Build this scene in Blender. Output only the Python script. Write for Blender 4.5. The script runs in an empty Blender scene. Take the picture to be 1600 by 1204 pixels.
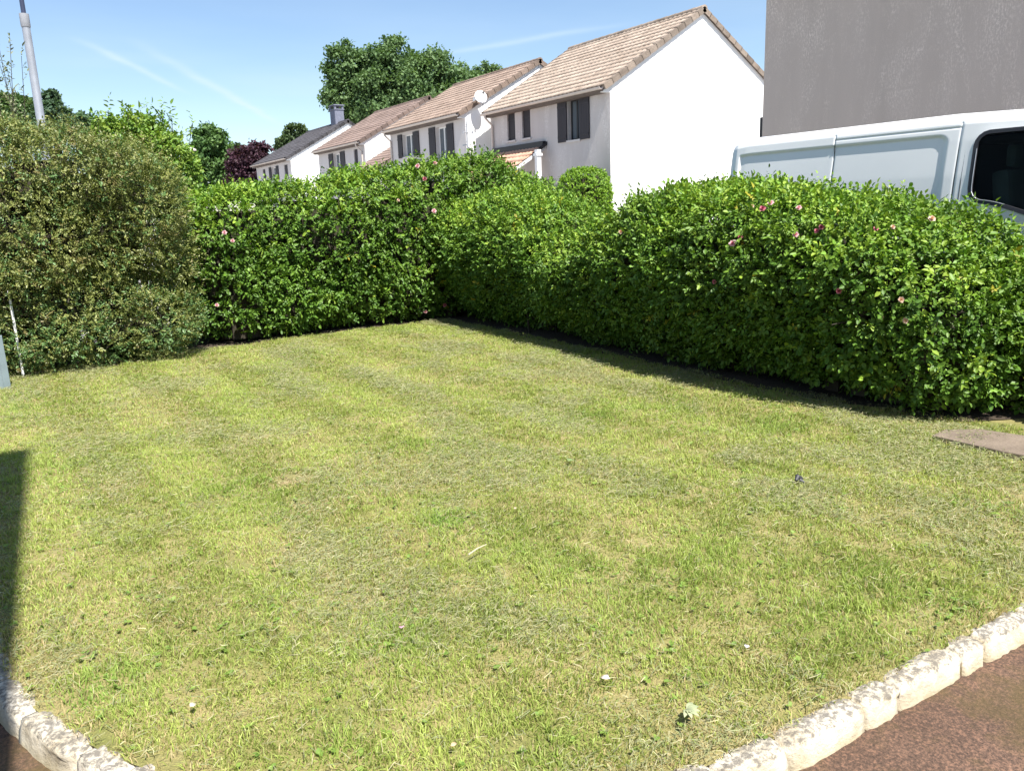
import bpy, bmesh, math, random
import numpy as np
from mathutils import Vector, Matrix
random.seed(7)
RNG = np.random.default_rng(7)
C = bpy.context.scene.collection
SC = bpy.context.scene

# ------------------------------------------------------------------ camera
FPX, CXP, CYP = 1220.0, 800.0, 602.0
PITCH = math.atan(275 / FPX); ROLL = math.atan(200 / 5400); YAW = math.radians(33.0)
CAM = np.array([0.0, 0.0, 1.6])
_F0 = np.array([math.sin(YAW), math.cos(YAW), 0]); _R0 = np.array([math.cos(YAW), -math.sin(YAW), 0]); _Z = np.array([0, 0, 1.0])
_F = _F0 * math.cos(PITCH) - _Z * math.sin(PITCH); _U0 = _F0 * math.sin(PITCH) + _Z * math.cos(PITCH)
_R = _R0 * math.cos(ROLL) - _U0 * math.sin(ROLL); _U = _U0 * math.cos(ROLL) + _R0 * math.sin(ROLL)
cd = bpy.data.cameras.new('camera'); cam = bpy.data.objects.new('camera', cd); C.objects.link(cam)
cam.matrix_world = Matrix(((_R[0], _U[0], -_F[0], CAM[0]), (_R[1], _U[1], -_F[1], CAM[1]), (_R[2], _U[2], -_F[2], CAM[2]), (0, 0, 0, 1)))
cd.sensor_width = 36.0; cd.lens = FPX / 1600 * 36.0; cd.clip_start = 0.05; cd.clip_end = 3000
SC.camera = cam

# ------------------------------------------------------------------ sky, sun, exposure
SUN = Vector((-0.0290, -0.529, 0.848)).normalized()
SC.view_settings.view_transform = 'Standard'; SC.view_settings.look = 'None'
SC.view_settings.exposure = 1.11; SC.view_settings.gamma = 1.0
w = bpy.data.worlds.new('World'); SC.world = w; w.use_nodes = True
nt = w.node_tree; nt.nodes.clear()
def wn(t, **k):
    n = nt.nodes.new(t)
    for a, b in k.items(): setattr(n, a, b)
    return n
sky = wn('ShaderNodeTexSky', sky_type='NISHITA'); sky.sun_disc = False
sky.sun_elevation = math.asin(SUN.z); sky.sun_rotation = math.atan2(SUN.x, SUN.y)
sky.altitude = 50; sky.air_density = 1.0; sky.dust_density = 0.35; sky.ozone_density = 2.2
bg = wn('ShaderNodeBackground'); bg.inputs['Strength'].default_value = 0.082
wo = wn('ShaderNodeOutputWorld')
# thin contrails and cirrus veil high in the sky, laid out by direction on a plane far above
geo = wn('ShaderNodeTexCoord'); sep = wn('ShaderNodeSeparateXYZ'); nt.links.new(geo.outputs['Generated'], sep.inputs[0])
def M(op, a, b=None, c=None):
    n = wn('ShaderNodeMath', operation=op)
    for i, v in enumerate((a, b, c)):
        if v is None: continue
        if isinstance(v, (int, float)): n.inputs[i].default_value = v
        else: nt.links.new(v, n.inputs[i])
    return n.outputs[0]
zc = M('MAXIMUM', sep.outputs[2], 0.02)
ux = M('DIVIDE', sep.outputs[0], zc); uy = M('DIVIDE', sep.outputs[1], zc)
def skyray(x, y):
    d = _R * (x - CXP) / FPX - _U * (y - CYP) / FPX + _F
    return d[0] / d[2], d[1] / d[2]
cmb = wn('ShaderNodeCombineXYZ'); nt.links.new(ux, cmb.inputs[0]); nt.links.new(uy, cmb.inputs[1])
nz = wn('ShaderNodeTexNoise'); nz.inputs['Scale'].default_value = 0.55; nz.inputs['Detail'].default_value = 6
nt.links.new(cmb.outputs[0], nz.inputs['Vector'])
nzf = wn('ShaderNodeTexNoise'); nzf.inputs['Scale'].default_value = 2.4; nzf.inputs['Detail'].default_value = 5
nt.links.new(cmb.outputs[0], nzf.inputs['Vector'])
def trail(p, q, wid, amt):
    # soft streak along the segment p-q (given on the plane of cloud height)
    (ax, ay), (bx_, by_) = p, q
    L = math.hypot(bx_ - ax, by_ - ay); tx, ty = (bx_ - ax) / L, (by_ - ay) / L
    rx = M('SUBTRACT', ux, ax); ry = M('SUBTRACT', uy, ay)
    t = M('ADD', M('MULTIPLY', rx, tx), M('MULTIPLY', ry, ty))
    s = M('ADD', M('MULTIPLY', rx, -ty), M('MULTIPLY', ry, tx))
    s = M('ADD', s, M('MULTIPLY', M('SUBTRACT', nzf.outputs[0], 0.5), wid * 1.6))
    g = M('POWER', 2.718, M('MULTIPLY', M('POWER', M('DIVIDE', s, wid), 2.0), -1.0))
    e = M('MULTIPLY', M('SMOOTH_MIN', M('MAXIMUM', M('DIVIDE', t, L * 0.3), 0), 1.0, 0.3), M('SMOOTH_MIN', M('MAXIMUM', M('DIVIDE', M('SUBTRACT', L, t), L * 0.3), 0), 1.0, 0.3))
    return M('MULTIPLY', M('MULTIPLY', g, e), M('MULTIPLY', M('MULTIPLY_ADD', nz.outputs[0], 1.2, 0.1), amt))
TR = [trail(skyray(195, 55), skyray(455, 205), 0.055, 0.75), trail(skyray(110, 55), skyray(300, 150), 0.04, 0.65),
      trail(skyray(640, 92), skyray(1010, 32), 0.07, 0.4), trail(skyray(0, 96), skyray(420, 92), 0.28, 0.16), trail(skyray(250, 125), skyray(700, 150), 0.6, 0.16)]
tot = TR[0]
for t_ in TR[1:]: tot = M('ADD', tot, t_)
veil = M('MULTIPLY', M('MAXIMUM', M('SUBTRACT', nz.outputs[0], 0.42), 0), 0.5)
tot = M('MINIMUM', M('ADD', tot, veil), 0.8)
mx = wn('ShaderNodeMix', data_type='RGBA'); nt.links.new(tot, mx.inputs['Factor'])
nt.links.new(sky.outputs[0], mx.inputs[6]); mx.inputs[7].default_value = (4.6, 5.6, 6.4, 1)
nt.links.new(mx.outputs[2], bg.inputs['Color']); nt.links.new(bg.outputs[0], wo.inputs['Surface'])

sd = bpy.data.lights.new('sun', 'SUN'); sd.energy = 5.0; sd.angle = math.radians(0.45); sd.color = (1.0, 0.955, 0.88)
so = bpy.data.objects.new('sun', sd); C.objects.link(so)
so.rotation_euler = SUN.to_track_quat('Z', 'Y').to_euler()

# ------------------------------------------------------------------ pixel helpers (read points of the photograph back into the place)
def ray(x, y): return _R * (x - CXP) / FPX - _U * (y - CYP) / FPX + _F
def gz(x, y, z=0.0):
    d = ray(x, y); return CAM + d * (z - CAM[2]) / d[2]
def gx(x, y, X):
    d = ray(x, y); return CAM + d * X / d[0]
def gy(x, y, Y):
    d = ray(x, y); return CAM + d * Y / d[1]

# ------------------------------------------------------------------ numpy noise
def _h(ix, iy, iz, s):
    n = (ix.astype(np.int64) * 374761393 + iy.astype(np.int64) * 668265263 + iz.astype(np.int64) * 2147483647 * 3 + s * 974634541) & 0xffffffff
    n = ((n ^ (n >> 13)) * 1274126177) & 0xffffffff
    n = ((n ^ (n >> 16)) * 2246822519) & 0xffffffff
    return ((n ^ (n >> 15)) & 0xffffff) / float(0xffffff)
def vnoise(P, sc, seed=0):
    Q = np.asarray(P, float) * sc; I = np.floor(Q); f = Q - I; f = f * f * (3 - 2 * f); I = I.astype(np.int64)
    r = 0
    for dx in (0, 1):
        for dy in (0, 1):
            for dz in (0, 1):
                wgt = (f[:, 0] if dx else 1 - f[:, 0]) * (f[:, 1] if dy else 1 - f[:, 1]) * (f[:, 2] if dz else 1 - f[:, 2])
                r = r + wgt * _h(I[:, 0] + dx, I[:, 1] + dy, I[:, 2] + dz, seed)
    return r
def fbm(P, sc, seed=0, o=3):
    r = 0; a = 0.5; t = 0
    for i in range(o):
        r = r + a * vnoise(P, sc * 2 ** i, seed + i * 17); t += a; a *= 0.5
    return r / t
def unit(v): return v / np.maximum(np.linalg.norm(v, axis=-1, keepdims=True), 1e-9)

# ------------------------------------------------------------------ object helpers
def tag(o, label=None, cat=None, group=None, kind=None):
    if label: o['label'] = label
    if cat: o['category'] = cat
    if group: o['group'] = group
    if kind: o['kind'] = kind
    return o
def empty(name, loc, label, cat, group=None, rz=0.0):
    o = bpy.data.objects.new(name, None); C.objects.link(o); o.location = loc; o.rotation_euler = (0, 0, rz)
    o.empty_display_size = 0.2
    return tag(o, label, cat, group)
def link(name, me, mat, parent=None):
    o = bpy.data.objects.new(name, me); C.objects.link(o)
    if mat is not None:
        for m_ in (mat if isinstance(mat, (list, tuple)) else [mat]): me.materials.append(m_)
    if parent is not None: o.parent = parent
    return o
def np_mesh(name, V, quads=None, tris=None, col=None, smooth=False):
    me = bpy.data.meshes.new(name); V = np.asarray(V, np.float32).reshape(-1, 3)
    me.vertices.add(len(V)); me.vertices.foreach_set('co', V.ravel())
    nq = 0 if quads is None else len(quads); ntr = 0 if tris is None else len(tris)
    idx = np.concatenate([np.asarray(quads, np.int32).ravel() if nq else np.zeros(0, np.int32), np.asarray(tris, np.int32).ravel() if ntr else np.zeros(0, np.int32)])
    st = np.concatenate([np.arange(nq) * 4, nq * 4 + np.arange(ntr) * 3]).astype(np.int32)
    me.loops.add(len(idx)); me.loops.foreach_set('vertex_index', idx.astype(np.int32))
    me.polygons.add(nq + ntr); me.polygons.foreach_set('loop_start', st)
    if smooth: me.polygons.foreach_set('use_smooth', np.ones(nq + ntr, bool))
    me.update(calc_edges=True); me.validate()
    if col is not None:
        a = me.color_attributes.new('Col', 'FLOAT_COLOR', 'POINT'); c4 = np.ones((len(V), 4), np.float32); c4[:, :3] = col
        a.data.foreach_set('color', c4.ravel())
    return me
class MB:
    def __init__(s): s.v = []; s.f = []
    def box(s, a, b, rot=None, piv=None):
        (x0, y0, z0), (x1, y1, z1) = a, b; n = len(s.v)
        P = [(x0, y0, z0), (x1, y0, z0), (x1, y1, z0), (x0, y1, z0), (x0, y0, z1), (x1, y0, z1), (x1, y1, z1), (x0, y1, z1)]
        if rot is not None:
            pv = Vector(piv) if piv is not None else Vector(((x0 + x1) / 2, (y0 + y1) / 2, (z0 + z1) / 2))
            P = [tuple(rot @ (Vector(p) - pv) + pv) for p in P]
        s.v += P
        s.f += [tuple(n + i for i in q) for q in ((3, 2, 1, 0), (4, 5, 6, 7), (0, 1, 5, 4), (1, 2, 6, 5), (2, 3, 7, 6), (3, 0, 4, 7))]
        return s
    def prism(s, poly, axis, a, b):
        # polygon in the two other axes, extruded along axis from a to b
        n = len(s.v); k = len(poly)
        def mk(p, t): return {'x': (t, p[0], p[1]), 'y': (p[0], t, p[1]), 'z': (p[0], p[1], t)}[axis]
        s.v += [mk(p, a) for p in poly] + [mk(p, b) for p in poly]
        s.f += [tuple(n + i for i in range(k))[::-1], tuple(n + k + i for i in range(k))]
        s.f += [(n + i, n + (i + 1) % k, n + k + (i + 1) % k, n + k + i) for i in range(k)]
        return s
    def tube(s, pts, rad, seg=8, cap=True):
        pts = [Vector(p) for p in pts]; rad = rad if isinstance(rad, (list, tuple)) else [rad] * len(pts)
        n0 = len(s.v); prev = None
        for i, p in enumerate(pts):
            t = (pts[min(i + 1, len(pts) - 1)] - pts[max(i - 1, 0)]).normalized()
            ref = prev if prev is not None else (Vector((0, 0, 1)) if abs(t.z) < 0.9 else Vector((1, 0, 0)))
            a = (ref - t * ref.dot(t)).normalized(); b = t.cross(a); prev = a
            for k in range(seg):
                an = 2 * math.pi * k / seg; s.v.append(tuple(p + (a * math.cos(an) + b * math.sin(an)) * rad[i]))
        for i in range(len(pts) - 1):
            for k in range(seg):
                q = n0 + i * seg; s.f.append((q + k, q + (k + 1) % seg, q + seg + (k + 1) % seg, q + seg + k))
        if cap:
            s.f.append(tuple(n0 + k for k in range(seg))[::-1]); e = n0 + (len(pts) - 1) * seg; s.f.append(tuple(e + k for k in range(seg)))
        return s
    def lathe(s, prof, cen, seg=20):
        n0 = len(s.v)
        for r, z in prof:
            for k in range(seg):
                an = 2 * math.pi * k / seg; s.v.append((cen[0] + r * math.cos(an), cen[1] + r * math.sin(an), cen[2] + z))
        for i in range(len(prof) - 1):
            for k in range(seg):
                q = n0 + i * seg; s.f.append((q + k, q + (k + 1) % seg, q + seg + (k + 1) % seg, q + seg + k))
        s.f.append(tuple(n0 + k for k in range(seg))[::-1]); e = n0 + (len(prof) - 1) * seg; s.f.append(tuple(e + k for k in range(seg)))
        return s
    def build(s, name, mat, parent=None, smooth=False, bevel=0.0):
        me = bpy.data.meshes.new(name); me.from_pydata(s.v, [], s.f); me.update()
        if bevel:
            bm = bmesh.new(); bm.from_mesh(me); bmesh.ops.remove_doubles(bm, verts=bm.verts, dist=1e-5)
            ed = [e for e in bm.edges if len(e.link_faces) == 2 and e.calc_face_angle(0) > 0.5]
            bmesh.ops.bevel(bm, geom=ed, offset=bevel, segments=2, affect='EDGES', profile=0.6); bm.to_mesh(me); bm.free()
        if smooth:
            me.polygons.foreach_set('use_smooth', [True] * len(me.polygons))
            try: me.set_sharp_from_angle(angle=math.radians(38))
            except Exception: pass
        return link(name, me, mat, parent)

# ------------------------------------------------------------------ materials
def newmat(name):
    m = bpy.data.materials.new(name); m.use_nodes = True; t = m.node_tree
    b = t.nodes['Principled BSDF']; return m, t, b
def nn(t, typ, **k):
    n = t.nodes.new(typ)
    for a, b in k.items(): setattr(n, a, b)
    return n
def noise(t, scale, detail=4, rough=0.55, vec=None, dist=0.0):
    n = nn(t, 'ShaderNodeTexNoise'); n.inputs['Scale'].default_value = scale; n.inputs['Detail'].default_value = detail
    n.inputs['Roughness'].default_value = rough; n.inputs['Distortion'].default_value = dist
    if vec is not None: t.links.new(vec, n.inputs['Vector'])
    return n.outputs[0]
def ramp(t, fac, stops):
    n = nn(t, 'ShaderNodeValToRGB'); e = n.color_ramp.elements
    while len(e) > 1: e.remove(e[0])
    e[0].position = stops[0][0]; e[0].color = (*stops[0][1], 1)
    for p, c in stops[1:]:
        x = e.new(p); x.color = (*c, 1)
    t.links.new(fac, n.inputs[0]); return n.outputs[0]
def mixc(t, fac, a, b, mode='MIX'):
    n = nn(t, 'ShaderNodeMix', data_type='RGBA', blend_type=mode)
    if isinstance(fac, (int, float)): n.inputs['Factor'].default_value = fac
    else: t.links.new(fac, n.inputs['Factor'])
    for i, v in ((6, a), (7, b)):
        if isinstance(v, tuple): n.inputs[i].default_value = (*v, 1)
        else: t.links.new(v, n.inputs[i])
    return n.outputs[2]
def wpos(t, scale=None):
    g = nn(t, 'ShaderNodeNewGeometry').outputs['Position']
    if scale is None: return g
    m = nn(t, 'ShaderNodeMapping'); m.inputs['Scale'].default_value = scale; t.links.new(g, m.inputs['Vector']); return m.outputs[0]
def bump(t, b, h, strength, dist=0.01):
    n = nn(t, 'ShaderNodeBump'); n.inputs['Strength'].default_value = strength; n.inputs['Distance'].default_value = dist
    t.links.new(h, n.inputs['Height']); t.links.new(n.outputs[0], b.inputs['Normal'])
def plain(name, c, rough=0.6, metal=0.0, var=0.12, scale=6.0, spec=0.5):
    m, t, b = newmat(name); P = wpos(t)
    f = noise(t, scale, 5, vec=P)
    t.links.new(ramp(t, f, [(0.3, tuple(x * (1 - var) for x in c)), (0.7, tuple(min(1, x * (1 + var)) for x in c))]), b.inputs['Base Color'])
    b.inputs['Roughness'].default_value = rough; b.inputs['Metallic'].default_value = metal; b.inputs['Specular IOR Level'].default_value = spec
    bump(t, b, noise(t, scale * 12, 3, vec=P), 0.12, 0.004)
    return m
def foliage_mat(name, rough=0.5, trans=0.3, spec=0.4, tint=(1.25, 1.35, 0.55)):
    m, t, b = newmat(name); a = nn(t, 'ShaderNodeVertexColor'); a.layer_name = 'Col'
    t.links.new(a.outputs[0], b.inputs['Base Color']); b.inputs['Roughness'].default_value = rough; b.inputs['Specular IOR Level'].default_value = spec
    tr = nn(t, 'ShaderNodeBsdfTranslucent'); t.links.new(mixc(t, 1.0, a.outputs[0], tint, 'MULTIPLY'), tr.inputs['Color'])
    mx = nn(t, 'ShaderNodeMixShader'); mx.inputs[0].default_value = trans
    t.links.new(b.outputs[0], mx.inputs[1]); t.links.new(tr.outputs[0], mx.inputs[2])
    t.links.new(mx.outputs[0], t.nodes['Material Output'].inputs['Surface'])
    return m
def vcol_mat(name, rough=0.7, nscale=30.0, namt=0.25, bstr=0.2, spec=0.3):
    m, t, b = newmat(name); a = nn(t, 'ShaderNodeVertexColor'); a.layer_name = 'Col'; P = wpos(t)
    f = noise(t, nscale, 5, vec=P)
    g = ramp(t, f, [(0.25, (1 - namt,) * 3), (0.75, (1 + namt,) * 3)])
    st = ramp(t, noise(t, nscale * 0.07, 6, 0.65, vec=P), [(0.35, (0.72, 0.70, 0.68)), (0.62, (1.05, 1.05, 1.05))])
    t.links.new(mixc(t, 1.0, mixc(t, 1.0, a.outputs[0], g, 'MULTIPLY'), st, 'MULTIPLY'), b.inputs['Base Color'])
    b.inputs['Roughness'].default_value = rough; b.inputs['Specular IOR Level'].default_value = spec
    bump(t, b, f, bstr, 0.006); return m
def render_wall(name, base, stain, streak=0.35, graze_patch=None):
    # rough-cast wall render: fine grain, vertical run marks, pale patches painting grazing sun on the grain
    m, t, b = newmat(name); P = wpos(t)
    v = noise(t, 1.0, 6, 0.62, vec=wpos(t, (1.6, 1.6, 0.28)))
    c = mixc(t, ramp(t, v, [(0.40, (0, 0, 0)), (0.72, (streak,) * 3)]), base, stain)
    if graze_patch:
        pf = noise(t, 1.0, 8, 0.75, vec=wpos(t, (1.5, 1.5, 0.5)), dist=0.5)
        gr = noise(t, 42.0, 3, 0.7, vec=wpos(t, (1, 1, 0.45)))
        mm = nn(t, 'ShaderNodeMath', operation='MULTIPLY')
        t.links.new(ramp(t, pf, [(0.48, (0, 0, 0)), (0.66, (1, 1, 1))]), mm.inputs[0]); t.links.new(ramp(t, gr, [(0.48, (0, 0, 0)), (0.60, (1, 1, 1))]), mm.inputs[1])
        c = mixc(t, mm.outputs[0], c, graze_patch)
    g = noise(t, 90.0, 3, 0.6, vec=P)
    c = mixc(t, 1.0, c, ramp(t, g, [(0.3, (0.88,) * 3), (0.7, (1.08,) * 3)]), 'MULTIPLY')
    t.links.new(c, b.inputs['Base Color']); b.inputs['Roughness'].default_value = 0.92; b.inputs['Specular IOR Level'].default_value = 0.2
    bump(t, b, g, 0.6, 0.010); return m

MAT = {}
MAT['white_render'] = render_wall('white_render', (0.82, 0.81, 0.80), (0.72, 0.70, 0.68), 0.35)
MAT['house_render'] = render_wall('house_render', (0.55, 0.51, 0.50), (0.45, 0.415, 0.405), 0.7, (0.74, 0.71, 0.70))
MAT['pale_render'] = render_wall('pale_render', (0.60, 0.57, 0.565), (0.50, 0.475, 0.47), 0.4)
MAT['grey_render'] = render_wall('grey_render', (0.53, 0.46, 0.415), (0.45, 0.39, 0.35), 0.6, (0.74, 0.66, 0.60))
MAT['shutter'] = plain('shutter_paint', (0.020, 0.016, 0.022), 0.6, var=0.1)
MAT['frame_dark'] = plain('dark_frame', (0.014, 0.014, 0.018), 0.5)
MAT['frame_white'] = plain('white_frame', (0.75, 0.75, 0.76), 0.4, var=0.03)
MAT['gutter'] = plain('gutter_plastic', (0.52, 0.46, 0.42), 0.5, var=0.05)
MAT['fascia'] = plain('fascia_wood', (0.13, 0.10, 0.085), 0.7)
MAT['tile'] = vcol_mat('roof_tile', 0.8, 26.0, 0.22, 0.2)
MAT['bark'] = plain('bark', (0.09, 0.07, 0.05), 0.9, var=0.4, scale=9)
MAT['twig'] = plain('twig_bark_dark_core', (0.034, 0.028, 0.018), 0.9, var=0.4, scale=20)  # also the solid hedge cores, dark like their shaded inside
MAT['steel'] = plain('galvanised_steel', (0.33, 0.35, 0.39), 0.45, 0.35, var=0.1, scale=9)
MAT['dark_metal'] = plain('dark_blue_metal', (0.045, 0.055, 0.10), 0.4, 0.2)
MAT['leaf_hedge'] = foliage_mat('hedge_leaf', 0.5, 0.18, 0.35)
MAT['leaf_bush'] = foliage_mat('bush_leaf', 0.45, 0.20, 0.45)
MAT['leaf_tree'] = foliage_mat('tree_leaf', 0.55, 0.25, 0.3)
MAT['blade'] = foliage_mat('grass_blade', 0.55, 0.32, 0.3, (1.15, 1.2, 0.65))
MAT['petal'] = foliage_mat('rose_petal', 0.6, 0.35, 0.2, (1.1, 0.9, 0.9))
m, t, b = newmat('window_glass'); MAT['glass'] = m
b.inputs['Base Color'].default_value = (0.10, 0.12, 0.14, 1); b.inputs['Roughness'].default_value = 0.04; b.inputs['Specular IOR Level'].default_value = 0.8
m, t, b = newmat('tinted_glass'); MAT['tint'] = m
b.inputs['Base Color'].default_value = (0.30, 0.36, 0.36, 1); b.inputs['Roughness'].default_value = 0.0; b.inputs['Transmission Weight'].default_value = 1.0; b.inputs['IOR'].default_value = 1.12
m, t, b = newmat('van_paint'); MAT['paint'] = m
f = noise(t, 1.1, 4, vec=wpos(t))
t.links.new(ramp(t, f, [(0.3, (0.73, 0.745, 0.76)), (0.7, (0.79, 0.80, 0.81))]), b.inputs['Base Color'])
b.inputs['Roughness'].default_value = 0.38; b.inputs['Coat Weight'].default_value = 0.5; b.inputs['Coat Roughness'].default_value = 0.08
MAT['rubber'] = plain('black_rubber', (0.018, 0.018, 0.024), 0.5)
MAT['plastic'] = plain('dark_plastic', (0.04, 0.04, 0.045), 0.55)
MAT['seat_cloth'] = plain('seat_cloth', (0.16, 0.20, 0.20), 0.9)

# soil / thatch under the blades
m, t, b = newmat('lawn_soil'); MAT['soil'] = m; P = wpos(t)
c = ramp(t, noise(t, 2.2, 6, 0.6, vec=P), [(0.35, (0.17, 0.18, 0.045)), (0.5, (0.24, 0.215, 0.075)), (0.66, (0.30, 0.25, 0.11))])
c = mixc(t, 1.0, c, ramp(t, noise(t, 160.0, 3, vec=P), [(0.3, (0.6,) * 3), (0.7, (1.2,) * 3)]), 'MULTIPLY')
t.links.new(c, b.inputs['Base Color']); b.inputs['Roughness'].default_value = 1.0; bump(t, b, noise(t, 120, 4, vec=P), 0.8, 0.01)
m, t, b = newmat('bed_soil'); MAT['bed'] = m; P = wpos(t)
c = ramp(t, noise(t, 18.0, 6, 0.7, vec=P), [(0.3, (0.035, 0.025, 0.016)), (0.7, (0.075, 0.054, 0.036))])
t.links.new(c, b.inputs['Base Color']); b.inputs['Roughness'].default_value = 1.0; bump(t, b, noise(t, 60, 5, vec=P), 0.9, 0.02)
# reddish asphalt with moss and pale chips
m, t, b = newmat('red_asphalt'); MAT['road'] = m; P = wpos(t)
c = ramp(t, noise(t, 3.0, 6, vec=P), [(0.3, (0.080, 0.046, 0.030)), (0.7, (0.135, 0.080, 0.054))])
g = noise(t, 95.0, 4, 0.8, vec=P)
c = mixc(t, 1.0, c, ramp(t, g, [(0.32, (0.30,) * 3), (0.5, (0.9,) * 3), (0.66, (2.1, 1.95, 1.85))]), 'MULTIPLY')
c = mixc(t, ramp(t, noise(t, 2.6, 7, 0.7, vec=P), [(0.46, (0, 0, 0)), (0.62, (0.7,) * 3)]), c, (0.085, 0.060, 0.018))
t.links.new(c, b.inputs['Base Color']); b.inputs['Roughness'].default_value = 0.9; bump(t, b, g, 0.9, 0.006)
# weathered kerb stone: cream with grey lichen crust
m, t, b = newmat('kerb_stone'); MAT['kerb'] = m; P = wpos(t)
c = ramp(t, noise(t, 9.0, 6, 0.65, vec=P), [(0.3, (0.42, 0.35, 0.24)), (0.5, (0.58, 0.52, 0.41)), (0.7, (0.68, 0.635, 0.555))])
sp = nn(t, 'ShaderNodeSeparateXYZ'); t.links.new(P, sp.inputs[0])
rz_ = nn(t, 'ShaderNodeMapRange'); rz_.inputs['From Min'].default_value = -0.04; rz_.inputs['From Max'].default_value = 0.0
t.links.new(sp.outputs[2], rz_.inputs['Value'])
ad = nn(t, 'ShaderNodeMath', operation='MULTIPLY_ADD'); t.links.new(rz_.outputs[0], ad.inputs[0]); ad.inputs[1].default_value = 0.28
t.links.new(noise(t, 38.0, 9, 0.8, vec=P), ad.inputs[2])
c = mixc(t, ramp(t, ad.outputs[0], [(0.69, (0, 0, 0)), (0.82, (0.85,) * 3)]), c, (0.10, 0.09, 0.078))
lo = nn(t, 'ShaderNodeMapRange'); lo.inputs['From Min'].default_value = -0.09; lo.inputs['From Max'].default_value = -0.04
t.links.new(sp.outputs[2], lo.inputs['Value'])
c = mixc(t, ramp(t, lo.outputs[0], [(0.0, (0.55,) * 3), (1.0, (0, 0, 0))]), c, (0.40, 0.34, 0.19))
t.links.new(c, b.inputs['Base Color']); b.inputs['Roughness'].default_value = 0.95; bump(t, b, noise(t, 45.0, 6, 0.7, vec=P), 0.7, 0.012)
m, t, b = newmat('concrete'); MAT['concrete'] = m; P = wpos(t)
c = ramp(t, noise(t, 5.0, 6, 0.6, vec=P), [(0.3, (0.13, 0.10, 0.074)), (0.7, (0.21, 0.165, 0.125))])
c = mixc(t, 1.0, c, ramp(t, noise(t, 90.0, 4, vec=P), [(0.3, (0.75,) * 3), (0.7, (1.15,) * 3)]), 'MULTIPLY')
t.links.new(c, b.inputs['Base Color']); b.inputs['Roughness'].default_value = 0.95; bump(t, b, noise(t, 70.0, 5, vec=P), 0.5, 0.006)
m, t, b = newmat('pavement'); MAT['pave'] = m; P = wpos(t)
c = ramp(t, noise(t, 0.35, 6, vec=P), [(0.35, (0.36, 0.34, 0.32)), (0.65, (0.46, 0.44, 0.41))])
t.links.new(mixc(t, 1.0, c, ramp(t, noise(t, 60.0, 3, vec=P), [(0.3, (0.75,) * 3), (0.7, (1.2,) * 3)]), 'MULTIPLY'), b.inputs['Base Color']); b.inputs['Roughness'].default_value = 0.95

# ------------------------------------------------------------------ ground, road, lawn
def sheet(name, pts, z, mat):
    me = bpy.data.meshes.new(name); me.from_pydata([(x, y, z) for x, y in pts], [], [tuple(range(len(pts)))]); me.update()
    return tag(link(name, me, mat), kind='structure')
sheet('ground', [(-900, -900), (900, -900), (900, 1200), (-900, 1200)], -0.17, MAT['pave'])
rb = MB(); rb.box((-9, -12, -0.165), (26, 1.30, -0.088)); rb.box((-9, 1.30, -0.165), (-0.16, 9.3, -0.088)); rb.box((-0.16, 1.30, -0.165), (1.6, 3.6, -0.0895))
tag(rb.build('road', MAT['road']), kind='structure')
tag(MB().box((7.05, 1.32, -0.165), (12.45, 13.0, 0.18)).build('driveway', MAT['pave']), kind='structure')

# kerb run: inner top edge of the stones, from behind the left border round to the right
KPTS = [(-0.235, 7.6), (-0.235, 6.0), (-0.235, 4.6), (-0.225, 3.7), (-0.20, 3.3), (-0.13, 2.97), (0.0, 2.63), (0.17, 2.32), (0.42, 1.97), (0.74, 1.67), (1.10, 1.48), (1.5, 1.375), (1.8, 1.335), (2.2, 1.315), (2.75, 1.29), (3.3, 1.262), (4.4, 1.22), (6.9, 1.15)]
def spline(pts, n=14):
    P = [np.array(p, float) for p in pts]; P = [2 * P[0] - P[1]] + P + [2 * P[-1] - P[-2]]; out = []
    for i in range(1, len(P) - 2):
        a, b_, c_, d_ = P[i - 1:i + 3]
        for k in range(n):
            s = k / n; out.append(0.5 * ((2 * b_) + (-a + c_) * s + (2 * a - 5 * b_ + 4 * c_ - d_) * s * s + (-a + 3 * b_ - 3 * c_ + d_) * s ** 3))
    out.append(P[-2]); return np.array(out)
KS = spline(KPTS); KL = np.concatenate([[0], np.cumsum(np.linalg.norm(np.diff(KS, axis=0), axis=1))])
def kpos(s): return np.array([np.interp(s, KL, KS[:, 0]), np.interp(s, KL, KS[:, 1])])
lawn_poly = np.array([tuple(p) for p in KS] + [(6.9, 12.0), (-0.235, 12.0)])
def in_poly(P, poly):
    x, y = P[:, 0], P[:, 1]; r = np.zeros(len(P), bool); j = len(poly) - 1
    for i in range(len(poly)):
        xi, yi = poly[i]; xj, yj = poly[j]
        c_ = ((yi > y) != (yj > y)) & (x < (xj - xi) * (y - yi) / (yj - yi + 1e-12) + xi); r ^= c_; j = i
    return r
def lawn_h(x, y):
    P = np.stack([x, y, np.zeros_like(x)], 1)
    return 0.035 * (fbm(P, 0.8, 5) - 0.5) + 0.018 * (vnoise(P, 4.0, 9) - 0.5)
# lawn sheet: grid clipped by the kerb line
bm = bmesh.new()
for p in lawn_poly: bm.verts.new((p[0], p[1], 0))
fc = bm.faces.new(bm.verts)
for ax, rng in (((1, 0, 0), np.arange(0.0, 7, 0.16)), ((0, 1, 0), np.arange(1.2, 12, 0.16))):
    for r in rng: bmesh.ops.bisect_plane(bm, geom=bm.verts[:] + bm.edges[:] + bm.faces[:], plane_co=(r * ax[0], r * ax[1], 0), plane_no=ax)
co = np.array([v.co[:] for v in bm.verts]); hz_ = lawn_h(co[:, 0], co[:, 1])
for v, h in zip(bm.verts, hz_): v.co.z = h - 0.012
me = bpy.data.meshes.new('lawn'); bm.to_mesh(me); bm.free(); tag(link('lawn', me, MAT['soil']), kind='structure')

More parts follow.
